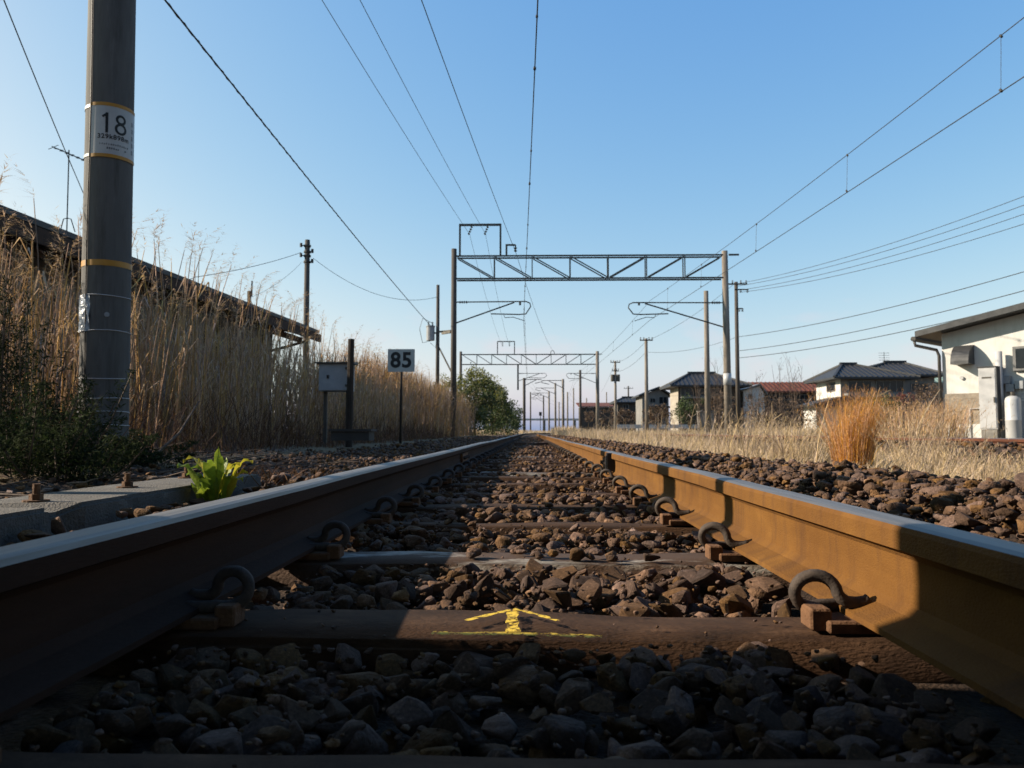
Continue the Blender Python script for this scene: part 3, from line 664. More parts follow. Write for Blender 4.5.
# --- grey cabinet on a wooden post, concrete trough below
def cabinet():
    d=11.5; a=P(319,391,d); b=P(350,363.5,d); root=empty('equipment_cabinet',((a.x+b.x)/2,d,gz(a.x,d)),'grey steel equipment cabinet beside a dark wooden post in the reeds','cabinet')
    m=MB(); m.box((a.x,d-0.02,a.z),(b.x,d+0.30,b.z)); m.build('case',M['greybox'],root)
    m=MB(); m.box((a.x+0.012,d-0.034,a.z+0.012),(b.x-0.012,d-0.021,b.z-0.02)); dr=m.build('door',M['greybox'],root)
    m=MB(); m.box((a.x+0.12,d-0.05,(a.z+b.z)/2-0.02),(a.x+0.15,d-0.035,(a.z+b.z)/2+0.03)); m.build('handle',M['black'],dr)
    for zz in (a.z+0.06,b.z-0.09):
        m=MB(); m.box((b.x-0.06,d-0.045,zz),(b.x-0.015,d-0.035,zz+0.035)); m.build('hinge',M['steel'],dr)
    m=MB(); m.add([(a.x-0.05,d-0.08,b.z+0.002),(b.x+0.04,d-0.08,b.z+0.002),(b.x+0.04,d+0.36,b.z+0.002),(a.x-0.05,d+0.36,b.z+0.002),(a.x-0.05,d-0.08,b.z+0.018),(b.x+0.04,d-0.08,b.z+0.018),(b.x+0.04,d+0.36,b.z+0.05),(a.x-0.05,d+0.36,b.z+0.05)],[(0,3,2,1),(4,5,6,7),(0,1,5,4),(1,2,6,5),(2,3,7,6),(3,0,4,7)]); m.build('roof',M['steel'],root)
    for x in (a.x+0.06,b.x-0.06):
        m=MB(); m.bar((x,d+0.15,gz(x,d)-0.2),(x,d+0.15,a.z),0.05); m.build('leg',M['steel'],root)
    p=P(351.3,339,d-0.15); z0=gz(p.x,p.y)-0.3
    m=MB(); m.tube([(p.x-0.02,p.y,z0),(p.x,p.y,p.z)],[0.052,0.045],10); tag(m.build('wooden_post',M['darkwood']),'dark wooden post standing right of the grey cabinet','post')
    t=P(331,429,d-1.0); t2=P(369,433,d-1.0)
    m=MB(); m.box((t.x,t.y,t2.z-0.1),(t2.x,t.y+0.35,t2.z+0.02)); m.box((t.x-0.03,t.y-0.02,t2.z+0.022),(t2.x+0.03,t.y+0.37,t.z)); tag(m.build('cable_trough',M['darkwall']),'low dark concrete cable trough with lid below the grey cabinet','trough')
cabinet()

# --- catenary portals
def wire(name, pts, r, label, n=40, sag=0.0, group=None, cat='wire', sides=5):
    pts=[Vector(p) for p in pts]; out=[]
    for j in range(len(pts)-1):
        for i in range(n+(1 if j==len(pts)-2 else 0)):
            t=i/n; p=pts[j].lerp(pts[j+1],t); s=(sag[j] if isinstance(sag,(list,tuple)) else sag); p.z-=4*s*t*(1-t); out.append(p)
    m=MB(); m.tube(out,r,sides); return tag(m.build(name,M['wire'],smooth=True),label,cat,group)
def truss(root, xl, xr, y, zb, zt_, n, name='beam'):
    m=MB(); 
    for yy in (y-0.22,y+0.22):
        for z in (zb,zt_): m.bar((xl,yy,z),(xr,yy,z),0.062,0.062)
    b=m.build(name,M['steel'],root)
    L=(xr-xl)/n
    for yy in (y-0.22,y+0.22):
        for k in range(n):
            x=xl+k*L
            if k: m=MB(); m.bar((x,yy,zb+0.046),(x,yy,zt_-0.046),0.045); m.build('upright',M['steel'],b)
            m=MB()
            if k<n/2: m.bar((x+0.05,yy,zt_-0.05),(x+L-0.05,yy,zb+0.05),0.045)
            else: m.bar((x+0.05,yy,zb+0.05),(x+L-0.05,yy,zt_-0.05),0.045)
            m.build('diagonal',M['steel'],b)
    return b
def insulator(m, a, b, k=4, r=0.05):
    a=Vector(a);b=Vector(b); m.tube([a,b],0.015,5)
    for i in range(k):
        p=a.lerp(b,(i+0.5)/k); d=(b-a).normalized()*0.02; m.tube([p-d,p+d],r,7)
def bracket(root, post_x, y, tip_x, z_top, z_low, z_reg, sgn):
    """cantilever: top tube, diagonal strut, registration arm with hook"""
    m=MB(); m.tube([(post_x,y,z_top),(tip_x-sgn*0.05,y,z_top+0.02),(tip_x+sgn*0.12,y,z_top-0.05),(tip_x+sgn*0.16,y,z_top-0.2),(tip_x-sgn*0.05,y,z_reg+0.02),(tip_x-sgn*0.35,y,z_reg),(tip_x-sgn*1.55,y,z_reg+0.03)],0.028,6); br=m.build('cantilever',M['steel'],root,smooth=True)
    m=MB(); m.tube([(post_x,y,z_low),(tip_x-sgn*0.55,y,z_top-0.02)],0.032,6); m.build('strut',M['steel'],br)
    m=MB(); m.tube([(tip_x-sgn*1.0,y-0.02,z_reg-0.02),(tip_x-sgn*0.95,y-0.02,z_reg-0.14),(tip_x-sgn*0.6,y-0.02,z_reg-0.12),(tip_x-sgn*0.1,y-0.02,z_reg-0.28)],0.016,5); m.build('steady_arm',M['steel'],br)
    m=MB(); insulator(m,(post_x+sgn*0.12,y,z_top),(post_x+sgn*0.5,y,z_top),4,0.06); m.build('insulator',M['insul'],br)
    m=MB(); insulator(m,(tip_x-sgn*0.3,y,z_top),(tip_x-sgn*0.3,y,z_reg+0.4),3,0.05); m.build('insulator',M['insul'],br)
D1=34.2
def portal1():
    d=D1; xl=P(453.3,432,d).x; xr=P(727.5,432,d).x; zt_=P(500,257,d).z; zb=P(500,279.5,d).z; ztop=P(453,249,d).z; zr=P(728,251,d).z
    root=empty('catenary_portal',(xl,d,gz(xl,d)),'nearer overhead line portal, a steel truss between two masts across both tracks','portal')
    m=MB(); m.tube([(xl,d,-0.5),(xl,d,ztop)],[0.135,0.115],14); m.build('mast',M['mast_dark'],root,smooth=True)
    m=MB(); m.tube([(xr+0.05,d,-0.5),(xr,d,zr)],[0.17,0.125],14); rm=m.build('mast',M['mast_conc'],root,smooth=True)
    za=P(728,385,d).z; zc=P(728,373.5,d).z; m=MB(); m.tube([(xr+0.03,d,za),(xr+0.03,d,zc)],0.172,14); m.build('white_plate',M['white'],rm,smooth=True)
    truss(root,xl+0.12,xr-0.12,d,zb,zt_,7)
    m=MB(); m.bar((xr+0.12,d-0.22,zt_),(xr+0.55,d-0.22,zt_),0.07); m.build('beam_end',M['steel'],root)
    fa=P(460,225,d); fb=P(500.5,225,d)
    m=MB(); m.bar((fa.x,d,zt_+0.05),(fa.x,d,fa.z),0.08); m.bar((fb.x,d,zt_+0.05),(fb.x,d,fa.z),0.08); m.bar((fa.x-0.04,d,fa.z),(fb.x+0.04,d,fa.z),0.09); fr=m.build('feeder_frame',M['steel'],root)
    for px in (472,488):
        p=P(px,226,d); q=P(px-3.5,235,d); m=MB(); insulator(m,p,q,4,0.055); m.build('insulator',M['insul'],fr)
    a=P(506.5,245,d); b=P(515.5,245,d); m=MB(); m.bar((a.x,d,zt_+0.05),(a.x,d,a.z),0.08); m.bar((a.x-0.04,d,a.z),(b.x,d,a.z),0.07); m.bar((b.x,d,a.z),(b.x,d,a.z-0.2),0.06); f2=m.build('earth_wire_frame',M['steel'],root)
    m=MB(); insulator(m,(b.x,d,a.z-0.08),(b.x,d,a.z-0.32),2,0.07); m.build('insulator',M['insul'],f2)
    bracket(root,xl+0.1,d,P(527,302,d).x,P(500,302,d).z,P(455,323,d).z,P(500,314.5,d).z,1)
    bracket(root,xr-0.1,d,P(632,303,d).x,P(645,303,d).z,P(726,327,d).z,P(640,314.5,d).z,-1)
    # arm from the left mast to the pole behind it
    m=MB(); z=P(450,332,d).z; m.bar((xl-0.12,d,z),(xl-0.55,d+0.5,z),0.09); m.build('side_arm',M['steel'],root)
    return xl,xr,zt_
portal1()
D2=78.0
def portal2():
    d=D2; xl=P(460.5,432,d).x; xr=P(597.8,432,d).x; zt_=P(500,354.5,d).z; zb=P(500,364.5,d).z
    root=empty('catenary_portal',(xl,d,gz(xl,d)),'farther overhead line portal with a truss beam, framed under the nearer one','portal')
    m=MB(); m.tube([(xl,d,-0.5),(xl,d,zt_+0.3)],[0.15,0.13],10); m.build('mast',M['mast_dark'],root,smooth=True)
    m=MB(); m.tube([(xr,d,-0.5),(xr,d,zt_+0.3)],[0.20,0.16],10); m.build('mast',M['mast_conc'],root,smooth=True)
    truss(root,xl+0.13,xr-0.15,d,zb,zt_,9)
    m=MB(); m.bar((xr,d-0.22,zt_),(xr+0.45,d-0.22,zt_),0.07); m.build('beam_end',M['steel'],root)
    fa=P(497.5,341.5,d); fb=P(514.5,341.5,d)
    m=MB(); m.bar((fa.x,d,zt_),(fa.x,d,fa.z),0.09); m.bar((fb.x,d,zt_),(fb.x,d,fa.z),0.09); m.bar((fa.x,d,fa.z),(fb.x,d,fa.z),0.09); fr=m.build('feeder_frame',M['steel'],root)
    for px in (502.5,509.5): m=MB(); insulator(m,P(px,342,d),P(px,346.5,d),3,0.08); m.build('insulator',M['insul'],fr)
    c=P(552.5,353,d); m=MB(); m.tube([(c.x+0.2*math.cos(a),d,c.z-0.1+0.35*math.sin(a)) for a in np.linspace(0,math.pi,9)],0.03,5); m.build('hoop',M['steel'],root)
    # drop post carrying the left brackets
    x=P(518,432,d).x; m=MB(); m.bar((x,d,zb-0.02),(x,d,P(518,390,d).z),0.16); m.build('drop_post',M['steel'],root)
    bracket(root,x,d,P(545,374,d).x,P(530,373.5,d).z,P(520,381,d).z,P(530,378,d).z,1)
    bracket(root,xr-0.15,d,P(568,374,d).x,P(575,373.5,d).z,P(597,383,d).z,P(575,378.5,d).z,-1)
portal2()
def far_mast(px, pytop, d, label, arm=None, mat='mast_conc', r=0.15):
    p=P(px,pytop,d); x=p.x; root=empty('line_mast',(x,d,gz(x,d)),label,'mast','masts far up the line')
    m=MB(); m.tube([(x,d,-0.5),(x,d,p.z)],[r*1.1,r],9); m.build('pole',M[mat],root,smooth=True)
    if arm:
        for (pxe,pya,pyb) in arm:
            e=P(pxe,pya,d); s=1 if e.x>x else -1; m=MB(); m.tube([(x,d,e.z),(e.x,d,e.z),(e.x+s*0.2,d,e.z-0.3),(e.x-s*0.9,d,e.z-0.55)],0.05,5); m.tube([(x,d,P(pxe,pyb,d).z),(x+(e.x-x)*0.75,d,e.z)],0.05,5); m.build('cantilever',M['steel'],root)
far_mast(524.2,378,115,'dark line mast far up the left of the near track, arm to the right',[(541,379.5,386)],'mast_dark',0.2)
far_mast(563.0,379,115,'grey line mast far off, arm reaching left toward the near track',[(543,380.5,388)],'mast_conc',0.17)
far_mast(555.3,383,150,'thin line mast far off just left of the grey armed one',[(536,388,394)],'mast_conc',0.18)
far_mast(549.0,391,185,'short distant line mast left of the thinner pair of masts',[(533,393,398)],'mast_conc',0.2)
far_mast(580.2,370,95,'slim dark line mast just left of the farther portal right mast',None,'mast_dark',0.14)
far_mast(573.5,388,210,'faint distant pole standing between the slim dark mast and the grey armed one',None,'mast_conc',0.16)
far_mast(567.5,392,160,'distant pole just right of the grey armed mast',None,'mast_conc',0.15)
far_mast(543.5,396,230,'very distant mast with a short arm near the vanishing point',[(533,398,402)],'mast_dark',0.2)
far_mast(530.5,392,200,'distant dark mast left of the vanishing point, arm to the right',[(541,394,399)],'mast_dark',0.17)
far_mast(586.5,398,180,'faint distant pole just right of the slim dark mast',None,'mast_conc',0.13)
far_mast(559.0,402,260,'faintest far mast low between the far masts',None,'mast_conc',0.2)
# distant railway signal
def signal():
    d=190; p=P(540.3,412,d); root=empty('railway_signal',(p.x,d,-0.2),'tiny distant dark railway signal where the rails meet the horizon','signal')
    m=MB(); m.tube([(p.x,d,-0.4),(p.x,d,p.z)],0.09,6); m.build('post',M['wire'],root)
    m=MB(); m.box((p.x-0.3,d-0.2,p.z-0.9),(p.x+0.35,d-0.12,p.z)); m.build('head',M['black'],root)
signal()

# --- wires of the overhead line
def catenary(label_c,label_m,name,fx,ys,zc,zm,dz,span,grp):
    """contact wire and messenger with droppers, supports at ys"""
    pc=[(fx(y),y,zc) for y in ys]; wire('contact_wire',pc,0.0085,label_c,24,0.02,None)
    m=MB(); out=[]
    for j in range(len(ys)-1):
        n=24; s=4*dz*((ys[j+1]-ys[j])/span)**2/4
        for i in range(n+(1 if j==len(ys)-2 else 0)):
            t=i/n; y=ys[j]+(ys[j+1]-ys[j])*t; x=fx(ys[j])*(1-t)+fx(ys[j+1])*t; out.append((x+0.03,y,zm-4*s*t*(1-t)))
    m.tube(out,0.0075,5); o=tag(m.build('messenger_wire',M['wire'],smooth=True),label_m,'wire')
    for j in range(len(ys)-1):
        L=ys[j+1]-ys[j]; s=dz*(L/span)**2
        for t in (0.12,0.3,0.5,0.7,0.88):
            y=ys[j]+L*t
            if 4<y<80:
                x=fx(ys[j])*(1-t)+fx(ys[j+1])*t; z=zm-4*s*t*(1-t); m=MB(); m.tube([(x+0.03,y,z),(x,y,zc)],0.004,4); m.tube([(x,y-0.02,zc-0.012),(x,y+0.02,zc+0.03)],0.02,6); m.tube([(x+0.03,y-0.02,z-0.03),(x+0.03,y+0.02,z+0.012)],0.018,6); m.build('dropper',M['wire'],o)
zc=P(525,321,D1).z; zm=P(525,303,D1).z
fx1=lambda y: float(np.interp(y,[-30,7,D1,D2,115,150,185],[0.0,0.13,P(523.5,315,D1).x,P(523,375,D2).x+0.4,1.6,5.2,10.3]))
catenary('overhead contact wire running straight up above the near track','messenger wire close above the near track, just over its contact wire','c',fx1,[-30,7,D1,D2,115,150,185],zc,zm,0.30,40,None)
pa=P(1019,26,11.5); pb=P(1024,77,11.5)
xr_=P(650,322,D1).x
zc2=zc+0.02
def fx2(y): return float(np.interp(y,[-25,8,D1,D2,115,150,185],[7.9,6.85,xr_,P(575,378,D2).x,5.6,9.2,14]))
catenary('overhead contact wire above the second track, slanting to the upper right','messenger wire above the second track, the higher of its two','c',fx2,[-25,8,D1,D2,115,150,185],zc2,zm+0.1,0.30,40,None)
# feeders
def ext(a,b,y): a=Vector(a);b=Vector(b); t=(y-a.y)/(b.y-a.y); return a.lerp(b,t)
def far_of(px,py): return P(px,py,D2)
for (pxn,a,b2,lab) in ((322,(469.5,234),(502.5,346),'left one of two thin feeder wires to the nearer portal frame'),(360,(485.5,234),(509.5,346),'right one of two thin feeder wires to the nearer portal frame'),(421.5,(516,253),(552.5,350),'dark earth wire running to the small hook frame on the nearer portal')):
    A=P(pxn,0,14.6); B=P(a[0],a[1],D1); Cc=P(b2[0],b2[1],D2); S=ext(A,B,-25); S.z=max(A.z,B.z)+0.2
    mid=(A-S.lerp(B,(14.6+25)/(D1+25))).z
    wire('feeder_wire',[S,A,B,Cc],0.0075 if pxn<400 else 0.010,lab,30,[0.0,0.08,0.5])
# heavy cable from mast 18 to the pole with the transformer
A=P(165,0,8.8); B=P(431,326,41.0); S=Vector((P18[0]-0.6,P18[1],4.66))
m=MB(); pts=[]
for i in range(91):
    t=i/90; p=A.lerp(B,t); p.z-=4*0.10*t*(1-t); pts.append(p)
m.tube([S]+pts,0.012,6)
hel=[]
full=[S]+pts
for i in range(len(full)-1):
    for k in range(4):
        p=full[i].lerp(full[i+1],k/4); a=(i*4+k)*1.3; hel.append(p+Vector((0.014*math.cos(a),0,0.014*math.sin(a))))
m.tube(hel,0.006,4)
tag(m.build('heavy_cable',M['wire'],smooth=True),'thick twisted black cable slanting down from the top left to a far pole','cable')
# ------------------------------------------------------------------ utility poles
def upole(px, pytop, d, label, r=0.12, mat='mast_conc', arms=(), extras=(), group='utility poles beyond the tracks'):
    p=P(px,pytop,d); x=p.x; root=empty('utility_pole',(x,d,gz(x,d)),label,'pole',group)
    m=MB(); m.tube([(x,d,-0.5),(x,d,p.z)],[r*1.15,r*0.85],12); m.build('shaft',M[mat],root,smooth=True)
    for (py,w) in arms:
        z=P(px,py,d).z; m=MB(); m.bar((x-w/2,d-r-0.03,z),(x+w/2,d-r-0.03,z),0.09,0.08); ar=m.build('crossarm',M['steel'],root)
        for k in (-0.45,-0.2,0.2,0.45): m=MB(); insulator(m,(x+k*w,d-r-0.03,z+0.04),(x+k*w,d-r-0.03,z+0.24),2,0.055); m.build('insulator',M['insul'],ar)
    for e in extras: e(root,x,d,px)
    return x,p.z
def ins_stack(pys):
    def f(root,x,d,px):
        for i,py in enumerate(pys):
            z=P(px,py,d).z; s=1 if i%2 else -1; m=MB(); m.bar((x,d-0.1,z),(x+s*0.26,d-0.1,z),0.04); m.tube([(x+s*0.24,d-0.1,z-0.06),(x+s*0.24,d-0.1,z+0.10)],0.055,8); m.tube([(x,d,z-0.04),(x,d,z+0.04)],0.15,10); m.build('insulator_bracket',M['wire'],root)
    return f
def transformer(root,x,d,px):
    c=P(430.5,333,d); m=MB(); m.tube([(c.x,d,c.z-0.38),(c.x,d,c.z+0.30)],0.21,14); m.tube([(c.x,d,c.z+0.30),(c.x,d,c.z+0.36)],0.23,14); tr=m.build('transformer',M['greybox'],root,smooth=False)
    for k in (-0.1,0.1): m=MB(); insulator(m,(c.x+k,d,c.z+0.36),(c.x+k,d,c.z+0.56),3,0.045); m.build('bushing',M['insul'],tr)
    m=MB(); m.bar((c.x+0.2,d,c.z),(x,d,c.z),0.08); m.build('hanger',M['steel'],tr)
    m=MB(); m.tube([(c.x+0.1,d,c.z+0.5),(c.x-0.4,d,c.z+0.75),(c.x-0.55,d,c.z+0.2),(c.x-0.4,d,c.z-0.5),(c.x,d,c.z-0.4)],0.014,4); m.tube([(c.x,d,c.z-0.5),(x-0.1,d,c.z-0.75),(x,d,c.z+0.4)],0.014,4); m.build('jumper_wire',M['wire'],tr)
    m=MB(); m.bar((x,d,P(px,345,d).z),(x+0.75,d-0.4,P(px,373,d).z),0.06); m.build('stay',M['steel'],root)
    m=MB(); m.bar((x,d,P(px,332,d).z),(x+0.7,d-0.5,P(px,332,d).z),0.08); m.build('arm',M['steel'],root)
xp1,_=upole(307.5,240,33,'dark pole with stacked insulators rising behind the left shed roof',0.125,'mast_dark',(),(ins_stack((246,252,256,262)),))
xp2,_=upole(438,285,40,'thin pole with a grey transformer beside the nearer portal',0.095,'mast_dark',(),(transformer,))
def small_arms(*pys):
    def f(root,x,d,px):
        for (py,w) in pys:
            z=P(px,py,d).z; m=MB(); m.bar((x-w*0.2,d-0.15,z),(x+w,d-0.15,z),0.07); a=m.build('crossarm',M['wire'],root)
            for k in (0.35,0.95): m=MB(); insulator(m,(x+w*k,d-0.15,z+0.03),(x+w*k,d-0.15,z-0.2),2,0.08); m.build('insulator',M['insul'],a)
    return f
upole(706,291,45,'plain grey concrete pole just left of the nearer portal right mast',0.15,'mast_conc')
upole(736,282,50,'dark pole with crossarms just right of the nearer portal right mast',0.13,'mast_dark',((284.5,1.3),),(small_arms((290,0.7),(309,0.35)),))
upole(646,338.5,62,'slim pole with one crossarm in front of the small gabled house',0.14,'mast_conc',((340.5,1.0),))
def drum(root,x,d,px):
    for s in (-1,1): c=P(px,378,d); m=MB(); m.tube([(x+s*0.28,d,c.z-0.35),(x+s*0.28,d,c.z+0.35)],0.2,10); m.build('transformer',M['steel'],root)
upole(615.2,361,82,'slim pole with paired transformers left of the small gabled house',0.13,'mast_conc',((362.5,1.0),(371,0.7)),(drum,))
upole(628.3,386,140,'small distant pole with a crossarm above the low dark houses',0.15,'mast_dark',((388.5,1.6),))
upole(597.5+9,392,170,'tiny distant pole right of the farther portal right mast',0.13,'mast_conc')
# power lines at the right
def pl(a,b,da,db,r,label,sag):
    A=P(a[0],a[1],da);B=P(b[0],b[1],db); S=ext(A,B,da-22); wire('power_line',[S,A,B],r,label,30,[0,sag])
for k,(y0,y1) in enumerate(((194,284),(203,286),(212,290),(222,292))):
    pl((1030,y0),(736+k*2.0,y1),30,50,0.013,['topmost','second from the top','third from the top','lowest'][k]+' of the four power lines fanning in from the right edge',0.35)
for k,(y0,y1) in enumerate(((270,337),(289,351),(302,358))):
    pl((1030,y0),(737,y1),30,50,0.017,['highest','middle','lowest'][k]+' of the three sagging lines over the dark roofed house',0.28)
pl2=[((734,284),(646,341),50,62),((737,337),(646,352),50,62),((646,341),(615,362.5),62,82),((646,352),(615,372),62,82),((615,362.5),(601,392),82,170)]
labs=['upper thin line from the dark crossarm pole to the slim crossarm pole','lower thin line from the dark crossarm pole to the slim crossarm pole','upper thin line between the slim crossarm pole and the transformer pole','lower thin line between the slim crossarm pole and the transformer pole','thin line running off from the transformer pole into the distance']
for (a,b,da,db),l in zip(pl2,labs): wire('power_line',[P(*a,da),P(*b,db)],0.012,l,20,0.35)
# wires at the left
wire('service_wire',[P(-12,-40,9.5),P(89,206,17.5)],0.009,'thin wire dropping from the top left corner behind the thick mast',30,0.05)
wire('service_wire',[P(301,252.5,33),P(196,277,24),P(140,283,19)],0.011,'service wire from the dark insulator pole left to the shed',20,0.1)
wire('service_wire',[P(302,262,33),P(225,305,24.5)],0.006,'faint lower wire from the dark insulator pole to the shed roof',20,0.3)
wire('telephone_wire',[P(313,258,33),P(437,297,40)],0.010,'sagging wire between the dark insulator pole and the transformer pole',24,0.75)

# ------------------------------------------------------------------ buildings
def window_front(root, x0,x1,z0,z1,y,n=2,fm='frame'):
    """window set 6 cm proud in a wall that faces the viewer (-y)"""
    t=0.07; m=MB()
    m.box((x0,y-0.06,z0),(x1,y-0.003,z0+t)); m.box((x0,y-0.06,z1-t),(x1,y-0.003,z1)); m.box((x0,y-0.06,z0+t),(x0+t,y-0.003,z1-t)); m.box((x1-t,y-0.06,z0+t),(x1,y-0.003,z1-t))
    w=m.build('window',M[fm],root); L=(x1-x0-2*t)/n
    for k in range(n):
        m=MB(); m.box((x0+t+k*L+0.02,y-0.035,z0+t),(x0+t+(k+1)*L-0.02,y-0.02,z1-t)); m.build('pane',M['glass'],w)
        if k: m=MB(); m.box((x0+t+k*L-0.025,y-0.055,z0+t),(x0+t+k*L+0.025,y-0.015,z1-t)); m.build('mullion',M[fm],w)
def window_left(root, y0,y1,z0,z1,x,fm='frame'):
    t=0.08; m=MB()
    m.box((x-0.06,y0,z0),(x-0.003,y1,z0+t)); m.box((x-0.06,y0,z1-t),(x-0.003,y1,z1)); m.box((x-0.06,y0,z0+t),(x-0.003,y0+t,z1-t)); m.box((x-0.06,y1-t,z0+t),(x-0.003,y1,z1-t))
    w=m.build('window',M[fm],root); m=MB(); m.box((x-0.035,y0+t,z0+t),(x-0.02,y1-t,z1-t)); m.build('pane',M['glass'],w)
def hip_roof(root,x0,x1,y0,y1,ze,zr,o,rx0,rx1,mat='rooftile',name='roof',ridgecap=True):
    """hip roof: eaves at ze, ridge from rx0 to rx1 at zr; thick eaves and tile courses as ridges"""
    ym=(y0+y1)/2; m=MB()
    e=[(x0-o,y0-o,ze),(x1+o,y0-o,ze),(x1+o,y1+o,ze),(x0-o,y1+o,ze)]; r=[(rx0,ym,zr),(rx1,ym,zr)]
    lo=[(a,b,c-0.16) for a,b,c in e]
    vs=e+r+lo
    m.add(vs,[(0,1,5,4),(1,2,5),(2,3,4,5),(3,0,4),(6,7,1,0),(7,8,2,1),(8,9,3,2),(9,6,0,3),(9,8,7,6)])
    rf=m.build(name,M[mat],root)
    if ridgecap:
        m=MB(); m.box((rx0-0.2,ym-0.16,zr-0.06),(rx1+0.2,ym+0.16,zr+0.22)); m.build('ridge_cap',M[mat],rf)
        for a,b in ((0,4),(1,5),(2,5),(3,4)):
            m=MB(); A=Vector(vs[a])+Vector((0,0,0.04)); B=Vector(vs[b])+Vector((0,0,0.06)); m.bar(A,B,0.20,0.14); m.build('hip_cap',M[mat],rf)
    # raised tile rolls on the slope that faces the viewer
    m=MB(); n=int((x1-x0+2*o)/0.45)
    for k in range(1,n):
        x=x0-o+k*(x1-x0+2*o)/n
        if x<rx0: t=(x-(x0-o))/(rx0-(x0-o))
        elif x>rx1: t=((x1+o)-x)/((x1+o)-rx1)
        else: t=1
        if t>0.05: m.bar((x,y0-o,ze+0.03),(x,y0-o+(ym-y0+o)*t*0.98,ze+0.03+(zr-ze)*t*0.98),0.09,0.06)
    tag(m.build('tile_rolls',M[mat],rf),kind='stuff')
    return rf
def wall_box(root,x0,x1,y0,y1,z0,z1,mat,name='wall'):
    m=MB(); m.box((x0,y0,z0),(x1,y1,z1)); return m.build(name,M[mat],root)
def houses():
    GZ=-0.3
    # --- dark hip-roofed two-storey house (right of middle)
    d=71; x0=P(842,432,d).x; x1=P(907,432,d).x; z=lambda py,dd=d: P(870,py,dd).z
    root=empty('house',((x0+x1)/2,d,GZ),'two storey house with dark tiled hip roof behind the orange grass tuft','house')
    wall_box(root,x0,x1,d,d+6.0,GZ,z(377),'greywall')
    m=MB(); m.box((x0-0.03,d+0.02,GZ),(x0-0.004,d+5.98,z(377))); m.build('lit_side_sheet',M['cream'],root)  # paler sheet on the sun side: sunlight put into the wall colour
    hip_roof(root,x0,x1,d,d+6,z(377.5),z(362),0.9,P(857,432,d).x,P(870,432,d).x)
    window_front(root,P(849,432,d).x,P(873,432,d).x,z(392.5),z(380.5),d,3); window_front(root,P(877,432,d).x,P(905,432,d).x,z(392.5),z(380.5),d,4)
    m=MB(); m.box((P(845,432,d).x,d-0.9,z(397.5)),(x1,d-0.01,z(393.5))); bal=m.build('balcony',M['greywall'],root)
    for k in range(10):
        x=P(847,432,d).x+k*0.55; m=MB(); m.box((x,d-0.93,z(397)),(x+0.05,d-0.905,z(394))); m.build('slat',M['frame'],bal)
    window_left(root,d+1.2,d+3.2,z(390.5),z(381),x0-0.03)
    xw=P(934,432,d+3).x; wall_box(root,x1+0.01,xw,d+2.6,d+8,GZ,z(376),'greywall','wing_wall')
    hip_roof(root,x1-3.5,xw,d+2.6,d+8.5,z(375.5,d+3),z(363,d+5.5),0.8,P(888,432,d+5.5).x,P(906,432,d+5.5).x,name='wing_roof')
    window_front(root,P(912,432,d+2.6).x,P(930,432,d+2.6).x,z(390),z(381),d+2.6,2)
    xa=P(814,432,d-1).x; m=MB(); zl,zh=z(404,d-1),z(394,d-1)
    m.add([(xa,d-1,zl),(x0+0.6,d-1,zh),(x0+0.6,d+4,zh),(xa,d+4,zl),(xa,d-1,zl-0.15),(x0+0.6,d-1,zl-0.15),(x0+0.6,d+4,zl-0.15),(xa,d+4,zl-0.15)],[(0,1,2,3),(4,7,6,5),(0,4,5,1),(1,5,6,2),(2,6,7,3),(3,7,4,0)]); m.build('lean_to_roof',M['rooftile'],root)
    wall_box(root,P(818,432,d).x,x0-0.05,d+0.3,d+3.6,GZ,zl-0.16,'cream','lean_to_wall')
    m=MB(); p=P(884,352,d+5); m.tube([(p.x,d+5,z(362)),(p.x,d+5,p.z)],0.025,5)
    for k in range(4): m.bar((p.x-0.5,d+5,p.z-0.1-k*0.22),(p.x+0.5,d+5,p.z-0.1-k*0.22),0.025)
    m.build('aerial',M['wire'],root)
    # --- big hip roof left of the portal mast
    d=85; x0=P(679,432,d).x; x1=P(741,432,d).x; z=lambda py,dd=85: P(700,py,dd).z
    root=empty('house',((x0+x1)/2,d,GZ),'large dark hip roofed house behind the plain concrete pole','house')
    wall_box(root,x0,x1,d,d+5,GZ,z(385),'darkwall'); m=MB(); m.box((x0-0.04,d+0.02,GZ),(x0-0.004,d+4.9,z(385))); m.build('lit_side_sheet',M['beigewall'],root)  # beige sheet brightens the left wall by colour, standing in for sunlight
    hip_roof(root,x0,x1,d,d+5,z(385.5),z(372),1.0,P(695,432,d).x,P(720,432,d).x)
    window_front(root,P(681,432,d).x,P(694,432,d).x,z(396),z(387),d,3); window_front(root,P(699,432,d).x,P(722,432,d).x,z(396),z(388),d,4)
    m=MB(); m.box((x0+0.2,d-0.7,z(398.5)),(x1-1.5,d-0.01,z(396.8))); m.build('awning',M['greywall'],root)
    # --- gabled beige house
    d=98; x0=P(642.5,432,d).x; x1=P(669,432,d).x; xm=P(659,432,d).x; z=lambda py: P(655,py,98).z
    root=empty('house',((x0+x1)/2,d,GZ),'small beige gabled house with a dark roof behind the slim crossarm pole','house')
    m=MB(); zE=z(395.5); zR=z(389)
    m.add([(x0,d,GZ),(x1,d,GZ),(x1,d,zE),(xm,d,zR),(x0,d,zE),(x0,d+6,GZ),(x1,d+6,GZ),(x1,d+6,zE),(xm,d+6,zR),(x0,d+6,zE)],[(0,1,2,3,4),(9,8,7,6,5),(0,4,9,5),(1,6,7,2),(4,3,8,9),(3,2,7,8)]); m.build('wall',M['greywall'],root)
    m=MB(); 
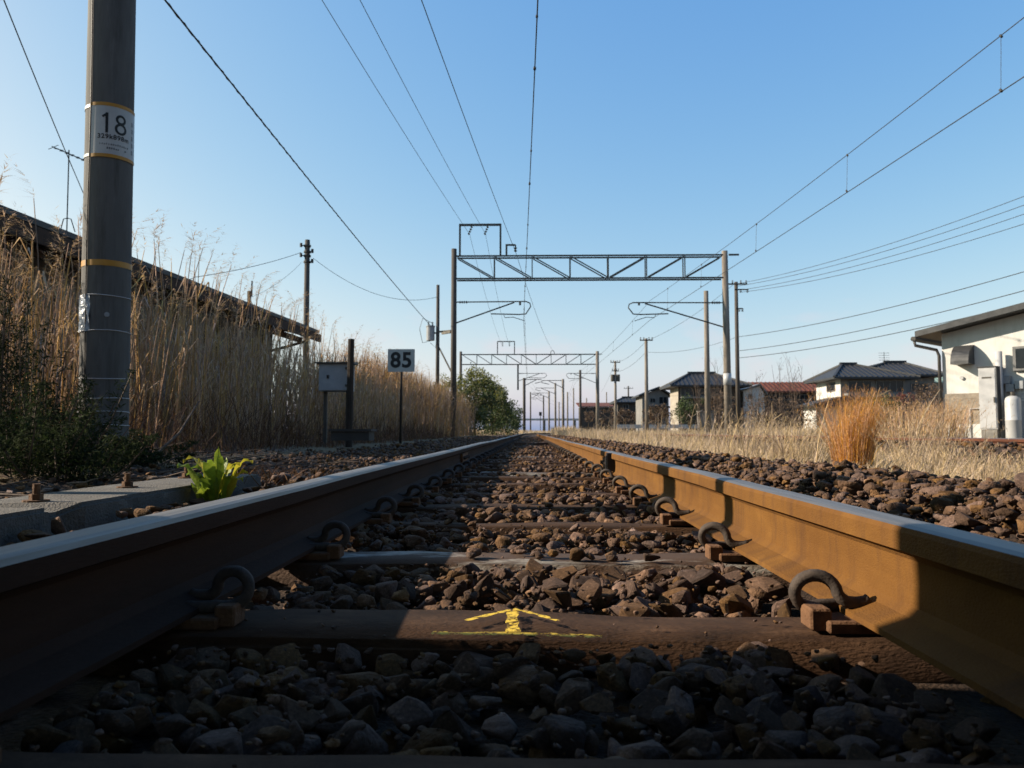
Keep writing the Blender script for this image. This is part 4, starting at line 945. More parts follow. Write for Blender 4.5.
    for a,b in (((x0-0.5,zE-0.15),(xm,zR+0.12)),((x1+0.5,zE-0.15),(xm,zR+0.12))):
        m.add([(a[0],d-0.6,a[1]),(b[0],d-0.6,b[1]),(b[0],d+6.4,b[1]),(a[0],d+6.4,a[1]),(a[0],d-0.6,a[1]+0.18),(b[0],d-0.6,b[1]+0.18),(b[0],d+6.4,b[1]+0.18),(a[0],d+6.4,a[1]+0.18)],[(0,3,2,1),(4,5,6,7),(0,1,5,4),(2,3,7,6),(1,2,6,5),(3,0,4,7)])
    m.build('roof',M['rooftile'],root)
    window_front(root,P(650,432,d).x,P(656,432,d).x,z(403),z(398),d,2); window_front(root,P(659,432,d).x,P(668,432,d).x,z(404),z(396.5),d,2)
    m=MB(); m.box((x0+0.5,d-1.2,z(408)),(x1+0.8,d-0.02,z(406.5))); m.build('porch_roof',M['rooftile'],root)
    # --- low dark house
    d=112; x0=P(618,432,d).x; x1=P(641,432,d).x; z=lambda py: P(630,py,112).z
    root=empty('house',((x0+x1)/2,d,GZ),'low dark grey house left of the small beige gabled house','house')
    wall_box(root,x0,x1,d,d+6,GZ,z(402),'darkwall'); hip_roof(root,x0,x1,d,d+6,z(402),z(397),0.5,P(626,432,d).x,P(640,432,d).x)
    window_front(root,P(623,432,d).x,P(629,432,d).x,z(409),z(404.5),d,2)
    # --- long low shed far left of the row
    d=125; x0=P(581,432,d).x; x1=P(617,432,d).x; z=lambda py: P(600,py,125).z
    root=empty('shed',((x0+x1)/2,d,GZ),'long low dark shed at the left end of the row of houses','shed')
    wall_box(root,x0,x1,d,d+6,GZ,z(407),'darkwall'); m=MB(); m.add([(x0-0.4,d-0.5,z(407)),(x1+0.4,d-0.5,z(407)),(x1+0.4,d+6.3,z(402)),(x0-0.4,d+6.3,z(402)),(x0-0.4,d-0.5,z(406.2)),(x1+0.4,d-0.5,z(406.2)),(x1+0.4,d+6.3,z(401.2)),(x0-0.4,d+6.3,z(401.2))],[(0,3,2,1),(4,5,6,7),(0,1,5,4),(1,2,6,5),(2,3,7,6),(3,0,4,7)]); m.build('roof',M['redroof'],root)
    for k in range(3): window_front(root,x0+0.8+k*1.7,x0+1.9+k*1.7,z(412),z(408.5),d,2)
    # --- red roofed long house
    d=90; x0=P(760,432,d).x; x1=P(826,432,d).x; z=lambda py,dd=90: P(790,py,dd).z
    root=empty('house',((x0+x1)/2,d,GZ),'long low house with a rust red roof behind bare shrubs','house')
    wall_box(root,x0,x1,d,d+6,GZ,z(391),'darkwall')
    m=MB(); m.add([(x0-0.5,d-0.6,z(391.5)),(x1+0.6,d-0.6,z(391.5)),(x1+0.6,d+3,z(380.5)),(x0-0.5,d+3,z(380.5)),(x1+0.6,d+6.6,z(391.5)),(x0-0.5,d+6.6,z(391.5)),(x0-0.5,d-0.6,z(393)),(x1+0.6,d-0.6,z(393)),(x1+0.6,d+6.6,z(393)),(x0-0.5,d+6.6,z(393))],[(0,1,2,3),(3,2,4,5),(6,7,1,0),(7,8,4,2,1),(9,6,0,3,5),(8,9,5,4),(6,9,8,7)]); rf=m.build('roof',M['redroof'],root)
    m=MB(); 
    for k in range(18):
        x=x0-0.4+k*(x1-x0+0.9)/17; m.bar((x,d-0.58,z(391.5)+0.04),(x,d+2.95,z(380.5)+0.04),0.08,0.06)
    tag(m.build('seams',M['redroof'],rf),kind='stuff')
    for k in range(4): window_front(root,x0+1+k*1.7,x0+2.2+k*1.7,z(400),z(394.5),d,2)
    # --- white gable next to it
    d=86; x0=P(744,432,d).x; x1=P(765,432,d).x; xm=P(760.5,432,d).x; z=lambda py: P(755,py,86).z
    root=empty('house',((x0+x1)/2,d,GZ),'small white gable wall between the dark pole and the rust red roof','house')
    m=MB(); m.add([(x0,d,GZ),(x1,d,GZ),(x1,d,z(394)),(xm,d,z(386)),(x0,d,z(391)),(x0,d+4,GZ),(x1,d+4,GZ),(x1,d+4,z(394)),(xm,d+4,z(386)),(x0,d+4,z(391))],[(0,1,2,3,4),(9,8,7,6,5),(0,4,9,5),(1,6,7,2)]); m.build('wall',M['cream'],root)
    m=MB(); 
    for a,b in (((x0-0.3,z(392)),(xm,z(385))),((x1+0.3,z(395)),(xm,z(385)))):
        m.add([(a[0],d-0.3,a[1]),(b[0],d-0.3,b[1]),(b[0],d+4.3,b[1]),(a[0],d+4.3,a[1]),(a[0],d-0.3,a[1]+0.15),(b[0],d-0.3,b[1]+0.15),(b[0],d+4.3,b[1]+0.15),(a[0],d+4.3,a[1]+0.15)],[(0,3,2,1),(4,5,6,7),(0,1,5,4),(2,3,7,6),(1,2,6,5),(3,0,4,7)])
    m.build('roof',M['frame'],root); window_front(root,P(749,432,d).x,P(753,432,d).x,z(399),z(394),d,2)
    # --- pale green roof far right
    d=115; x0=P(928,432,d).x; x1=P(960,432,d).x; z=lambda py: P(940,py,115).z
    root=empty('house',((x0+x1)/2,d,GZ),'distant house with a pale green roof between the dark roof and the white house','house')
    wall_box(root,x0,x1,d,d+6,GZ,z(382),'greywall'); hip_roof(root,x0,x1,d,d+6,z(382),z(371),0.4,x0+1.5,x1-1.0,'greenroof')
    window_front(root,x0+0.8,x0+2.4,z(392),z(385),d,2)
houses()

# --- white house at the right edge (turned so its gable wall catches the sun)
def white_house():
    d0=22.0; c=P(944.5,432,d0); gz0=-0.22
    ang=R(-47); root=empty('house',(c.x,c.y,gz0),'cream white house with a grey roof and corner downpipe at the right edge','house',rz=ang)
    # local frame: +x runs along the wall towards the right (and nearer), wall faces local -y
    Ml=(Matrix.Translation((c.x,c.y,gz0)) @ Matrix.Rotation(ang,4,'Z')).inverted()
    nrm=Vector((math.sin(ang),-math.cos(ang),0))      # wall normal in world
    def W(px,py,off=0.0):
        """local x,z of the wall point at a pixel (off metres in front of the wall)"""
        v=ROT @ Vector(((px-CX)/F,-(py-CY)/F,-1.0)); p0=Vector((c.x,c.y,0))+nrm*off
        t=(p0-CAM).dot(nrm)/v.dot(nrm); q=Ml @ (CAM+v*t); return q.x,q.z
    H0=W(945,334)[1]; s1,H1=W(1024,313)
    slope=(H1-H0)/s1; Lw=6.0; zt=lambda x:H0+slope*min(x,5.0)-slope*max(0,x-5.0)
    m=MB(); pts=[(0,0),(10,0),(10,zt(10)),(5,zt(5)),(0,zt(0))]
    m.add([(x,0,z) for x,z in pts]+[(x,7,z) for x,z in pts],[(0,1,2,3,4),(9,8,7,6,5),(0,4,9,5),(1,6,7,2)]); m.build('wall',M['cream'],root,local=True)
    m=MB(); th=0.16
    for xa,xb in ((-0.5,5.0),(5.0,10.7)):
        za=H0+slope*xa+0.02 if xa<5 else H0+slope*5+0.02; zb=H0+slope*5+0.02 if xb<=5 else H0+slope*5+0.02-slope*(xb-5)
        q=[(xa,-0.5,za),(xb,-0.5,zb),(xb,7.6,zb),(xa,7.6,za)]
        m.add(q+[(a,b,cc+th) for a,b,cc in q],[(0,3,2,1),(4,5,6,7),(0,1,5,4),(1,2,6,5),(2,3,7,6),(3,0,4,7)])
    rf=m.build('roof',M['hood'],root,local=True)
    m=MB(); a=-0.57; z=H0+slope*-0.5; m.tube([(a,-0.45,z-0.02),(a,7.5,z-0.02)],0.07,8); m.build('gutter',M['pipe'],rf,local=True)
    m=MB(); m.tube([(-0.56,-0.40,z-0.06),(-0.54,-0.38,z-0.2),(-0.1,-0.09,z-0.34),(-0.05,-0.07,z-0.5),(-0.05,-0.07,0.05)],0.045,8); m.build('downpipe',M['pipe'],root,local=True,smooth=True)
    # tan stone panel, white plinth
    x1,zA=W(978,393); x0=0.06; _,zB=W(960,424)
    m=MB(); m.box((x0,-0.045,zB),(x1+0.4,-0.004,zA)); tp=m.build('stone_panel',M['tanstone'],root,local=True)
    m=MB(); m.box((0.03,-0.06,0.0),(10,-0.003,zB-0.004)); m.build('plinth',M['cream'],root,local=True)
    # vent hood (quarter round)
    xa,zh=W(953,347); xb,zh2=W(974,348); m=MB(); rr=0.44; vs=[]; n=10
    xa2=W(954,365,0.2)[0]; xb2=W(972,365,0.2)[0]
    zb_=W(965,364,0.3)[1]
    for x in (xa2,xb2):
        vs.append((x,-0.004,zb_))
        for k in range(n+1): a=math.pi/2*k/n; vs.append((x,-0.004-0.46*math.cos(a),zb_+0.52*math.sin(a)))
    k=n+2; fs=[tuple(range(k)),tuple(range(2*k-1,k-1,-1))]+[(i,i+k,i+1+k,i+1) for i in range(k-1)]
    m.add(vs,fs); m.build('vent_hood',M['hood'],root,local=True)
    # window at the right edge
    x0,z1=W(1013.5,347); _,z0=W(1013.5,371); m=MB(); m.box((x0,-0.10,z0),(x0+1.5,-0.004,z1)); w=m.build('window',M['frame'],root,local=True)
    m=MB(); m.box((x0+0.07,-0.112,z0+0.06),(x0+1.43,-0.102,z1-0.06)); m.build('pane',M['glass'],w,local=True)
    # small wall vent
    x0,z0=W(962,378); m=MB(); m.tube([(x0,-0.004,z0),(x0,-0.05,z0)],0.05,10); m.build('wall_vent',M['greybox_pale'],root,local=True)
    # gas pipes by the corner
    x0,z0=W(958,424); m=MB(); m.tube([(x0-0.08,-0.12,0),(x0-0.08,-0.12,0.42),(x0+0.02,-0.12,0.46),(x0+0.1,-0.12,0.42),(x0+0.1,-0.12,0)],0.018,6); m.build('pipe_loop',M['pipe'],root,local=True)
    x0,z0=W(971,409); m=MB(); m.tube([(x0,-0.08,0.1),(x0,-0.08,z0),(x0+0.5,-0.08,z0+0.02)],0.02,6); m.build('water_pipe',M['greybox_pale'],root,local=True)
    x0,z0=W(1001,352); m=MB(); m.tube([(x0,-0.20,0.2),(x0,-0.20,z0)],0.085,12); m.build('flue_pipe',M['greybox_pale'],root,local=True,smooth=True)
    for (px,py) in ((1008,380),(1012,388),(1021,385)):
        x0,z0=W(px,py); m=MB(); m.box((x0-0.09,-0.18,z0-0.1),(x0+0.09,-0.01,z0+0.1)); mt=m.build('meter',M['greybox'],root,local=True)
        m=MB(); m.tube([(x0,-0.09,z0-0.1),(x0,-0.09,z0-0.35),(x0+0.4,-0.09,z0-0.37)],0.014,5); m.build('meter_pipe',M['greybox_pale'],mt,local=True)
    # tall grey heater cabinet (a thing of its own)
    xa,zA=W(978,368,0.55); xb,_=W(992,368,0.55); zt2=zA
    def world(x,y,z): return Ml.inverted() @ Vector((x,y,z))
    hc=empty('heater_cabinet',world(xa,-0.55,0),'tall pale grey metal heater cabinet on a block against the white house','cabinet',rz=ang-R(0))
    w_=xb-xa+0.08; h_=zt2; m=MB(); m.box((0,0,0.42),(w_,0.5,h_)); m.build('case',M['greybox_pale'],hc,local=True)
    m=MB(); m.box((0.02,-0.014,0.45),(w_-0.02,-0.002,h_-0.03)); dr=m.build('door',M['greybox_pale'],hc,local=True)
    m=MB(); m.box((w_*0.85,-0.04,h_*0.55),(w_*0.92,-0.015,h_*0.62)); m.build('latch',M['steel'],dr,local=True)
    m=MB(); m.box((w_*0.2,-0.02,h_*0.86),(w_*0.75,-0.015,h_*0.88)); m.build('vent_slot',M['steel'],dr,local=True)
    m=MB(); m.box((-0.02,-0.02,h_+0.001),(w_+0.02,0.52,h_+0.03)); m.build('top',M['hood'],hc,local=True)
    m=MB(); m.box((w_+0.001,0.0,0.43),(w_+0.02,0.5,h_-0.01)); m.build('side_panel',M['hood'],hc,local=True)
    m=MB(); m.box((0.02,0.02,0),(w_-0.02,0.48,0.415)); m.build('block',M['concrete'],hc,local=True)
    # cylindrical tank
    xa,zA=W(1013.5,396,0.35); tk=empty('gas_cylinder',world(xa,-0.42,0),'white upright tank standing right of the tall grey heater cabinet','tank',rz=ang)
    prof=[(0.0,0.06),(0.17,0.06),(0.18,0.10),(0.18,zA*0.5),(0.186,zA*0.5+0.01),(0.186,zA*0.5+0.03),(0.18,zA*0.5+0.04),(0.18,zA-0.12),(0.16,zA-0.05),(0.09,zA),(0.0,zA)]
    m=MB(); vs=[];fs=[];N=20
    for r_,z_ in prof:
        for k in range(N): a=2*math.pi*k/N; vs.append((r_*math.cos(a),r_*math.sin(a),z_))
    for j in range(len(prof)-1):
        for k in range(N): fs.append((j*N+k,j*N+(k+1)%N,(j+1)*N+(k+1)%N,(j+1)*N+k))
    m.add(vs,fs); m.build('body',M['white'],tk,local=True,smooth=True)
    m=MB(); m.tube([(0,0,zA),(0,0,zA+0.10)],0.05,8); m.build('valve',M['steel'],tk,local=True)
    m=MB(); m.tube([(0,0,0.0),(0,0,0.06)],0.17,14); m.build('foot_ring',M['steel'],tk,local=True)
    return world
WH = white_house()

# --- long low shed at the left
def left_shed():
    A=P(319.5,333.5,26.5); B0=P(0,211,11.6); u=(B0-A); u.z=0; Bx=A+u*1.22; zE=A.z; zdrift=(B0.z-A.z)
    root=empty('shed',(A.x-1,A.y-8,gz(A.x-1,A.y-8)),'long low shed with a dark overhanging eave behind the reeds at left','shed')
    L=(Bx-A).length; un=(Bx-A).normalized(); side=Vector((un.y,-un.x,0)); side = side if side.x<0 else -side   # away from the track
    zB=zE+zdrift*1.22
    def pt(s,o,dz): return A+un*s+side*o+Vector((0,0,dz+ (zB-zE)*s/L))
    # roof slope: rises gently away from the track
    m=MB(); q=[pt(0,0,0),pt(L,0,0),pt(L,5.5,1.05),pt(0,5.5,1.05)]; m.add(q+[v+Vector((0,0,0.10)) for v in q],[(0,1,2,3),(7,6,5,4),(0,4,5,1),(1,5,6,2),(2,6,7,3),(3,7,4,0)]); rf=m.build('roof',M['rooftile'],root)
    m=MB(); q=[pt(-0.02,-0.03,-0.17),pt(L,-0.03,-0.17)]; m.bar(q[0],q[1],0.05,0.26); m.build('fascia',M['eave'],rf)
    for k in range(34):
        s=0.12+k*L/34; m=MB(); m.bar(pt(s,0.0,-0.09),pt(s,1.7,0.235),0.07,0.13); m.build('rafter',M['eave'],rf)
    m=MB(); m.bar(pt(0.9,0.35,-0.32),pt(L,0.35,-0.32),0.12,0.16); m.build('purlin',M['eave'],rf)
    m=MB(); b=[pt(1.6,1.05,0),pt(L,1.05,0),pt(L,5.2,0),pt(1.6,5.2,0)]; lo=[Vector((p.x,p.y,-0.25)) for p in b]; hi=[Vector((p.x,p.y,zE+0.02+(0.8 if i>1 else 0.0))) for i,p in enumerate(b)]
    m.add(lo+hi,[(0,1,5,4),(1,2,6,5),(2,3,7,6),(3,0,4,7),(0,3,2,1)]); wl_=m.build('wall',M['wall_shed'],root)
    for k in range(22):
        s=1.6+k*(L-1.6)/22; p=pt(s,1.03,0); m=MB(); m.bar((p.x,p.y,-0.2),(p.x,p.y,zE-0.05),0.06); m.build('batten',M['eave'],wl_)
    # brace below the eave end
    m=MB(); m.bar(pt(1.7,1.0,-0.75),pt(0.3,0.3,-0.28),0.08,0.08); m.build('brace',M['eave'],root)
    # roof pipe
    p=P(263.5,309,21.5); q=P(263.5,291,21.5); m=MB(); m.tube([(p.x-0.4,p.y,p.z-0.3),(q.x-0.4,q.y,q.z)],0.05,8); m.bar((q.x-0.32,q.y,q.z-0.15),(q.x-0.32,q.y,q.z+0.28),0.03); m.build('roof_pipe',M['pipe'],rf)
    # aerial
    d=15.5; b=P(67,228,d); t=P(69,150,d)
    ar=empty('television_aerial',(b.x,d,b.z),'thin television aerial on the shed roof left of the thick mast','aerial')
    m=MB(); m.tube([b+Vector((0,0,-0.4)),t],0.012,5); m.build('mast',M['wire'],ar)
    m=MB(); a0=P(52,146.5,d); a1=P(88,162,d); m.tube([a0,a1],0.011,5); bo=m.build('boom',M['wire'],ar)
    for k in range(7):
        p=a0.lerp(a1,0.04+k*0.15); m=MB(); h=0.10 if k==0 else 0.04; m.bar(p-Vector((0.0,0.16,h)),p+Vector((0.0,0.16,h)),0.010); m.build('element',M['wire'],bo)
    for px in (60,75):
        m=MB(); m.tube([P(px,232,d),P((px+67)/2,219,d),P(67.3,218,d)],0.010,5); m.build('stay',M['wire'],ar)
left_shed()

# --- low white barrier, concrete block, distant strip at the vanishing point
def barrier():
    d=70; a=P(617,424.5,d); b=P(701,425.5,d); root=empty('guard_rail',(a.x,d,gz(a.x,d)),'long low white guard rail in front of the houses','guard rail')
    m=MB(); m.box((a.x,d,a.z-0.34),(b.x,d+0.06,a.z)); m.build('rail_panel',M['white'],root)
    for k in range(9):
        x=a.x+0.15+k*(b.x-a.x-0.3)/8; m=MB(); m.bar((x,d+0.13,-0.4),(x,d+0.13,a.z-0.02),0.11); m.build('post',M['white'],root)
barrier()
m=MB(); a=P(700,412,48); b=P(714,424,48); m.box((a.x,48,-0.3),(b.x,48.8,a.z)); m.box((a.x-0.06,47.94,a.z+0.002),(b.x+0.06,48.86,a.z+0.07)); tag(m.build('concrete_block',M['concrete']),'squat grey concrete block at the foot of the plain concrete pole','block')
def overbridge():
    d=420; a=P(505,418.5,d); b=P(548,421,d); root=empty('overbridge',(a.x,d,-0.3),'pale distant road bridge across the line at the horizon','bridge')
    m=MB(); m.box((a.x-20,d,P(520,420.3,d).z),(b.x+30,d+8,a.z)); m.build('deck',M['white'],root)
    for x in (a.x-10,a.x+6,b.x-2,b.x+14): m=MB(); m.box((x,d+0.5,-0.5),(x+0.7,d+7.5,P(520,420.3,d).z-0.01)); m.build('pier',M['concrete'],root)
overbridge()
# pale plank lying between the rails
m=MB(); a=G(514,443,-0.12); b=G(548,443,-0.12); m.box((a.x,a.y,-0.21),(b.x,a.y+0.32,-0.105)); tag(m.build('pale_beam',M['sleeper_pale']),'short pale timber beam lying between the rails far up the track','beam')
# unseen bridge and posts, added only to shade the foreground and stripe the rail
def shade_bridge():
    """added unseen bridge that darkens the foreground: its left abutment shades the nearest metre of track"""
    root=empty('overbridge',(-2.3,-3,-0.2),'added unseen concrete bridge just behind the camera, blocks sky and sun from the foreground','bridge')
    m=MB(); m.box((-2.75,-9.0,-0.4),(-2.0,1.335,5.55)); m.build('shade_abutment',M['concrete'],root)
    m=MB(); m.box((-2.75,-9.0,5.556),(9.6,1.30,6.2)); m.build('deck',M['concrete'],root)  # unseen deck, added to cut the skylight on the nearest track
    m=MB(); m.box((9.0,-9.0,-0.4),(9.6,1.2,5.55)); m.build('shade_abutment',M['concrete'],root)
    m=MB(); m.box((-2.75,1.301,5.9),(9.6,1.5,7.1)); m.build('shade_parapet',M['concrete'],root)
shade_bridge()
m=MB(); m.tube([(-2.0,2.40,-0.4),(-2.0,2.40,1.75)],0.048,12); tag(m.build('wooden_post',M['darkwood'],smooth=True),'added unseen thin wooden post left of the concrete plinth, casts a shadow stripe on the rail','post')  # unseen post added to throw the narrow shadow stripe on the right rail
m=MB(); m.tube([(-4.3,3.50,-0.4),(-4.3,3.50,4.2)],[0.15,0.13],14); tag(m.build('wooden_post',M['darkwood'],smooth=True),'added unseen stout tall wooden post left of the weeds, casts a broad shadow stripe on the rail','post')  # added out of view for the wide soft stripe on the right rail

# ------------------------------------------------------------------ vegetation
def blades(base, h, lean_a, lean, w, curl=0.3, face=None):
    """tapered bent blades: base (n,3); returns verts, tris"""
    n=len(base); d=np.stack([np.cos(lean_a),np.sin(lean_a),np.zeros(n)],-1); fa=rng.uniform(0,6.283,n) if face is None else face
    s=np.stack([np.cos(fa),np.sin(fa),np.zeros(n)],-1)*w[:,None]/2
    lev=[0,0.4,0.75,1.0]; pts=[]
    for t in lev:
        pts.append(base + d*(lean*h*(t*(1-curl)+curl*t*t*1.6))[:,None] + np.array([0,0,1])*(h*(t - curl*0.35*lean*t*t*t))[:,None])
    V=np.stack([pts[0]-s,pts[0]+s,pts[1]-s*0.85,pts[1]+s*0.85,pts[2]-s*0.55,pts[2]+s*0.55,pts[3]],1).reshape(-1,3)
    T=np.array([[0,1,3],[0,3,2],[2,3,5],[2,5,4],[4,5,6]]); T=(T[None]+(np.arange(n)*7)[:,None,None]).reshape(-1,3)
    return V,T
def np_join(parts):
    V=[];T=[];I=[];o=0
    for k,(v,t) in enumerate(parts): V.append(v);T.append(t+o);I.append(np.full(len(t),k));o+=len(v)
    return np.concatenate(V),np.concatenate(T),np.concatenate(I)
# --- reed prototypes (unit height)
def reed_proto(seed, plume=True, leaves=6):
    r=random.Random(seed); m=MB(); bend=r.uniform(0.02,0.12); a=r.uniform(0,6.28)
    def at(t): return Vector((math.cos(a)*bend*t*t,math.sin(a)*bend*t*t,t))
    m.tube([at(t) for t in (0,0.35,0.7,0.9)],[0.0034,0.0031,0.0025,0.0014],3,mi=0,cap=False)
    for k in range(leaves):
        t=r.uniform(0.15,0.85); p=at(t); b=r.uniform(0,6.28); L=r.uniform(0.12,0.26); dx=Vector((math.cos(b),math.sin(b),0)); sx=Vector((-dx.y,dx.x,0))*0.0032
        q1=p+dx*L*0.35+Vector((0,0,L*r.uniform(0.3,0.6))); q2=p+dx*L*r.uniform(0.55,0.8)+Vector((0,0,L*r.uniform(-0.25,0.5)))
        m.add([p-sx*0.6,p+sx*0.6,q1-sx,q1+sx,q2],[(0,1,3),(0,3,2),(2,3,4)],0)
    if plume:
        b=r.uniform(-0.6,0.6); dr=Vector((math.cos(b),math.sin(b),0)); L=r.uniform(0.09,0.14)
        for k in range(34):
            f=r.random(); p=at(0.9)+Vector((0,0,f*L))+dr*(f*f*L*0.7); ang=r.uniform(0,6.28); o=(Vector((math.cos(ang),math.sin(ang),r.uniform(-0.2,0.7)))+dr*0.9)*L*0.42*(1.1-f*0.75)*r.uniform(0.5,1); s=Vector((-math.sin(ang),math.cos(ang),0))*0.0016
            m.add([p-s,p+s,p+o],[(0,1,2)],1)
    tris=[];mi=[]
    for f,i in zip(m.f,m.mi):
        for k in range(1,len(f)-1): tris.append((f[0],f[k],f[k+1])); mi.append(i)
    return np.array([tuple(v) for v in m.v]),np.array(tris),np.array(mi)
RP=[reed_proto(k,k%2==0 or k%3==0,2+k%3) for k in range(14)]
def lean_rot(n,amt,bias=0.0):
    rz=rotz(rng.uniform(0,6.283,n)); ax=rng.normal(size=n)*amt; ay=rng.normal(size=n)*amt+bias
    rx=np.tile(np.eye(3),(n,1,1)); rx[:,1,1]=np.cos(ax);rx[:,1,2]=-np.sin(ax);rx[:,2,1]=np.sin(ax);rx[:,2,2]=np.cos(ax)
    ry=np.tile(np.eye(3),(n,1,1)); ry[:,0,0]=np.cos(ay);ry[:,0,2]=np.sin(ay);ry[:,2,0]=-np.sin(ay);ry[:,2,2]=np.cos(ay)
    return np.einsum('nij,njk,nkl->nil',ry,rx,rz)
def reed_field(name,label,pos,h,amt=0.06,bias=0.03,mats=('reed','plume'),protos=RP,wide=1.0):
    n=len(pos); s=np.stack([h*wide,h*wide,h],-1)
    V,T,I=instance(protos,rng.integers(0,len(protos),n),pos,lean_rot(n,amt,bias),s); o=np_mesh(name,V,T,[M[mats[0]],M[mats[1]]],I); return tag(o,label,'reeds',kind='stuff')
def pts_in(x0,x1,y0,y1,n,fz=None):
    x=rng.uniform(x0,x1,n); y=rng.uniform(y0,y1,n); return np.stack([x,y,ground_z(x,y)-0.03],-1)
def top_line(p):
    """reeds reach higher away from the track: keeps the sun on the rails as in the picture"""
    return 0.385*np.abs(p[:,0])+0.0
p=pts_in(-5.9,-3.45,4.6,28,2700); h=np.minimum(rng.normal(1.0,0.16,len(p))*top_line(p), 2.9)*0.98; k=~((np.hypot(p[:,0]-P18[0],p[:,1]-P18[1])<0.3)|((np.abs(p[:,0]+2.95)<0.4)&(np.abs(p[:,1]-11.5)<0.5)))
reed_field('reeds','tall dry tan reeds along the left side of the line in front of the shed',p[k],np.maximum(h[k],0.7))
p=pts_in(-7.5,-3.0,27,46,2000); h=rng.normal(1.0,0.13,len(p))*(0.47*np.abs(p[:,0])+0.25)
reed_field('reeds','sunlit dry reeds farther up the left side, beyond the speed sign',p,np.clip(h,0.8,3.3),wide=1.6)
p=pts_in(-8,-4.8,10,30,110); reed_field('reeds','few tallest reeds with feathery plumes above the rest at left',p,rng.uniform(0.50,0.60,len(p))*np.abs(p[:,0])+0.1,0.09,0.06,protos=[RP[0],RP[2],RP[6]],wide=1.1)
# low dead growth at the foot of the reeds
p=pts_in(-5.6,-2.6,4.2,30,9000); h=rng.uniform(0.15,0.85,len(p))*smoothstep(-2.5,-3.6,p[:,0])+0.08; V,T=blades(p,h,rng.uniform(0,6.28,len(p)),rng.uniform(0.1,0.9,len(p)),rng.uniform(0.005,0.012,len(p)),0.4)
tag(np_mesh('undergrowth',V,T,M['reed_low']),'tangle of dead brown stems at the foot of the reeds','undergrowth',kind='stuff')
# leaf litter by the plinth and under the weeds
p=pts_in(-3.4,-1.45,1.6,9,5200); p[:,2]+=0.045+rng.uniform(-.01,.012,len(p)); n=len(p)
a=rng.uniform(0,6.28,n); L=rng.uniform(0.012,0.03,n); c=np.stack([np.cos(a),np.sin(a),rng.uniform(-.3,.3,n)],-1)*L[:,None]; s=np.stack([-np.sin(a),np.cos(a),rng.uniform(-.3,.3,n)],-1)*(L*0.45)[:,None]
V=np.stack([p-c,p+s,p+c,p-s],1).reshape(-1,3); T=(np.array([[0,1,2],[0,2,3]])[None]+(np.arange(n)*4)[:,None,None]).reshape(-1,3)
tag(np_mesh('leaf_litter',V,T,M['litter']),'dry brown leaf litter on the ground behind the concrete plinth','leaf litter',kind='stuff')
# fallen twigs
m=MB()
for k in range(60):
    x=random.uniform(-3.0,-1.5); y=random.uniform(2.0,6.5); z=gz(x,y)+0.03; a=random.uniform(-0.6,1.2); L=random.uniform(0.15,0.6)
    q=[Vector((x,y,z))]
    for j in range(4): q.append(q[-1]+Vector((math.cos(a),math.sin(a),random.uniform(-0.05,0.22)))*L/4); a+=random.uniform(-.4,.4)
    m.tube(q,[0.005,0.0045,0.004,0.003,0.002],4)
tag(m.build('twigs',M['bark']),'fallen grey twigs scattered behind the concrete plinth','twigs',kind='stuff')
m=MB(); a=P(148,462,5.0); b=P(199,401,5.6); m.tube([a,a.lerp(b,0.5)+Vector((0.03,0,-0.02)),b],[0.010,0.008,0.005],6); tag(m.build('dead_stick',M['bark']),'dark dead stick leaning in the undergrowth right of the thick mast','stick')

# --- leafy shrubs and trees
def leaf_quads(c, L, wfac=0.45, droop=0.0):
    n=len(c); q=randrot(n); u=q[:,:,0]*L[:,None]; u[:,2]-=droop*L; w=q[:,:,1]*(L*wfac)[:,None]
    V=np.stack([c-u*0.5,c+w*0.5,c+u*0.5,c-w*0.5],1).reshape(-1,3); T=(np.array([[0,1,2],[0,2,3]])[None]+(np.arange(n)*4)[:,None,None]).reshape(-1,3); return V,T
def crown_points(center, rad, n, clumps, seed):
    r=np.random.default_rng(seed); d=r.normal(size=(clumps,3)); d/=np.linalg.norm(d,axis=1,keepdims=True)
    cc=np.array(center)+d*np.array(rad)*(r.uniform(0.25,1.0,(clumps,1))**0.6); cs=r.uniform(0.16,0.34,clumps)*min(rad)*1.3
    k=r.integers(0,clumps,n); g=r.normal(size=(n,3)); g/=np.linalg.norm(g,axis=1,keepdims=True); return cc[k]+g*cs[k][:,None]*(r.uniform(0,1,(n,1))**0.4), cc
def tree(name,label,cat,base,center,rad,n,leaf,mat,clumps=40,seed=1,group=None,mat2=None,trunk_r=0.08):
    base=Vector(base); root=empty(name,base,label,cat,group); pts,cc=crown_points(center,rad,n,clumps,seed)
    pts=pts[pts[:,2]>base.z+0.02]; n=len(pts)
    V,T=leaf_quads(pts,rng.uniform(0.6,1.3,n)*leaf); V-=np.array(base)
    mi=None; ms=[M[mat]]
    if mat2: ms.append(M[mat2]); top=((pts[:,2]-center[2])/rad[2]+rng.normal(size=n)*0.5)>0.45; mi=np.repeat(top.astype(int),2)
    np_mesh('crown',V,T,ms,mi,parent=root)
    m=MB(); r=random.Random(seed); c=Vector(center); m.tube([base+Vector((0,0,-0.2)),base.lerp(c,0.5)+Vector((r.uniform(-.1,.1),0,0)),c],[trunk_r,trunk_r*0.8,trunk_r*0.5],7)
    for k in range(min(16,len(cc))):
        s=base.lerp(c,r.uniform(0.3,1.0)); e=Vector(cc[k]); mid=s.lerp(e,0.5)+Vector((0,0,0.08*rad[2])); m.tube([s,mid,e],[trunk_r*0.4,trunk_r*0.25,trunk_r*0.08],4,cap=False)
    m.build('trunk',M['bark'],root); return root
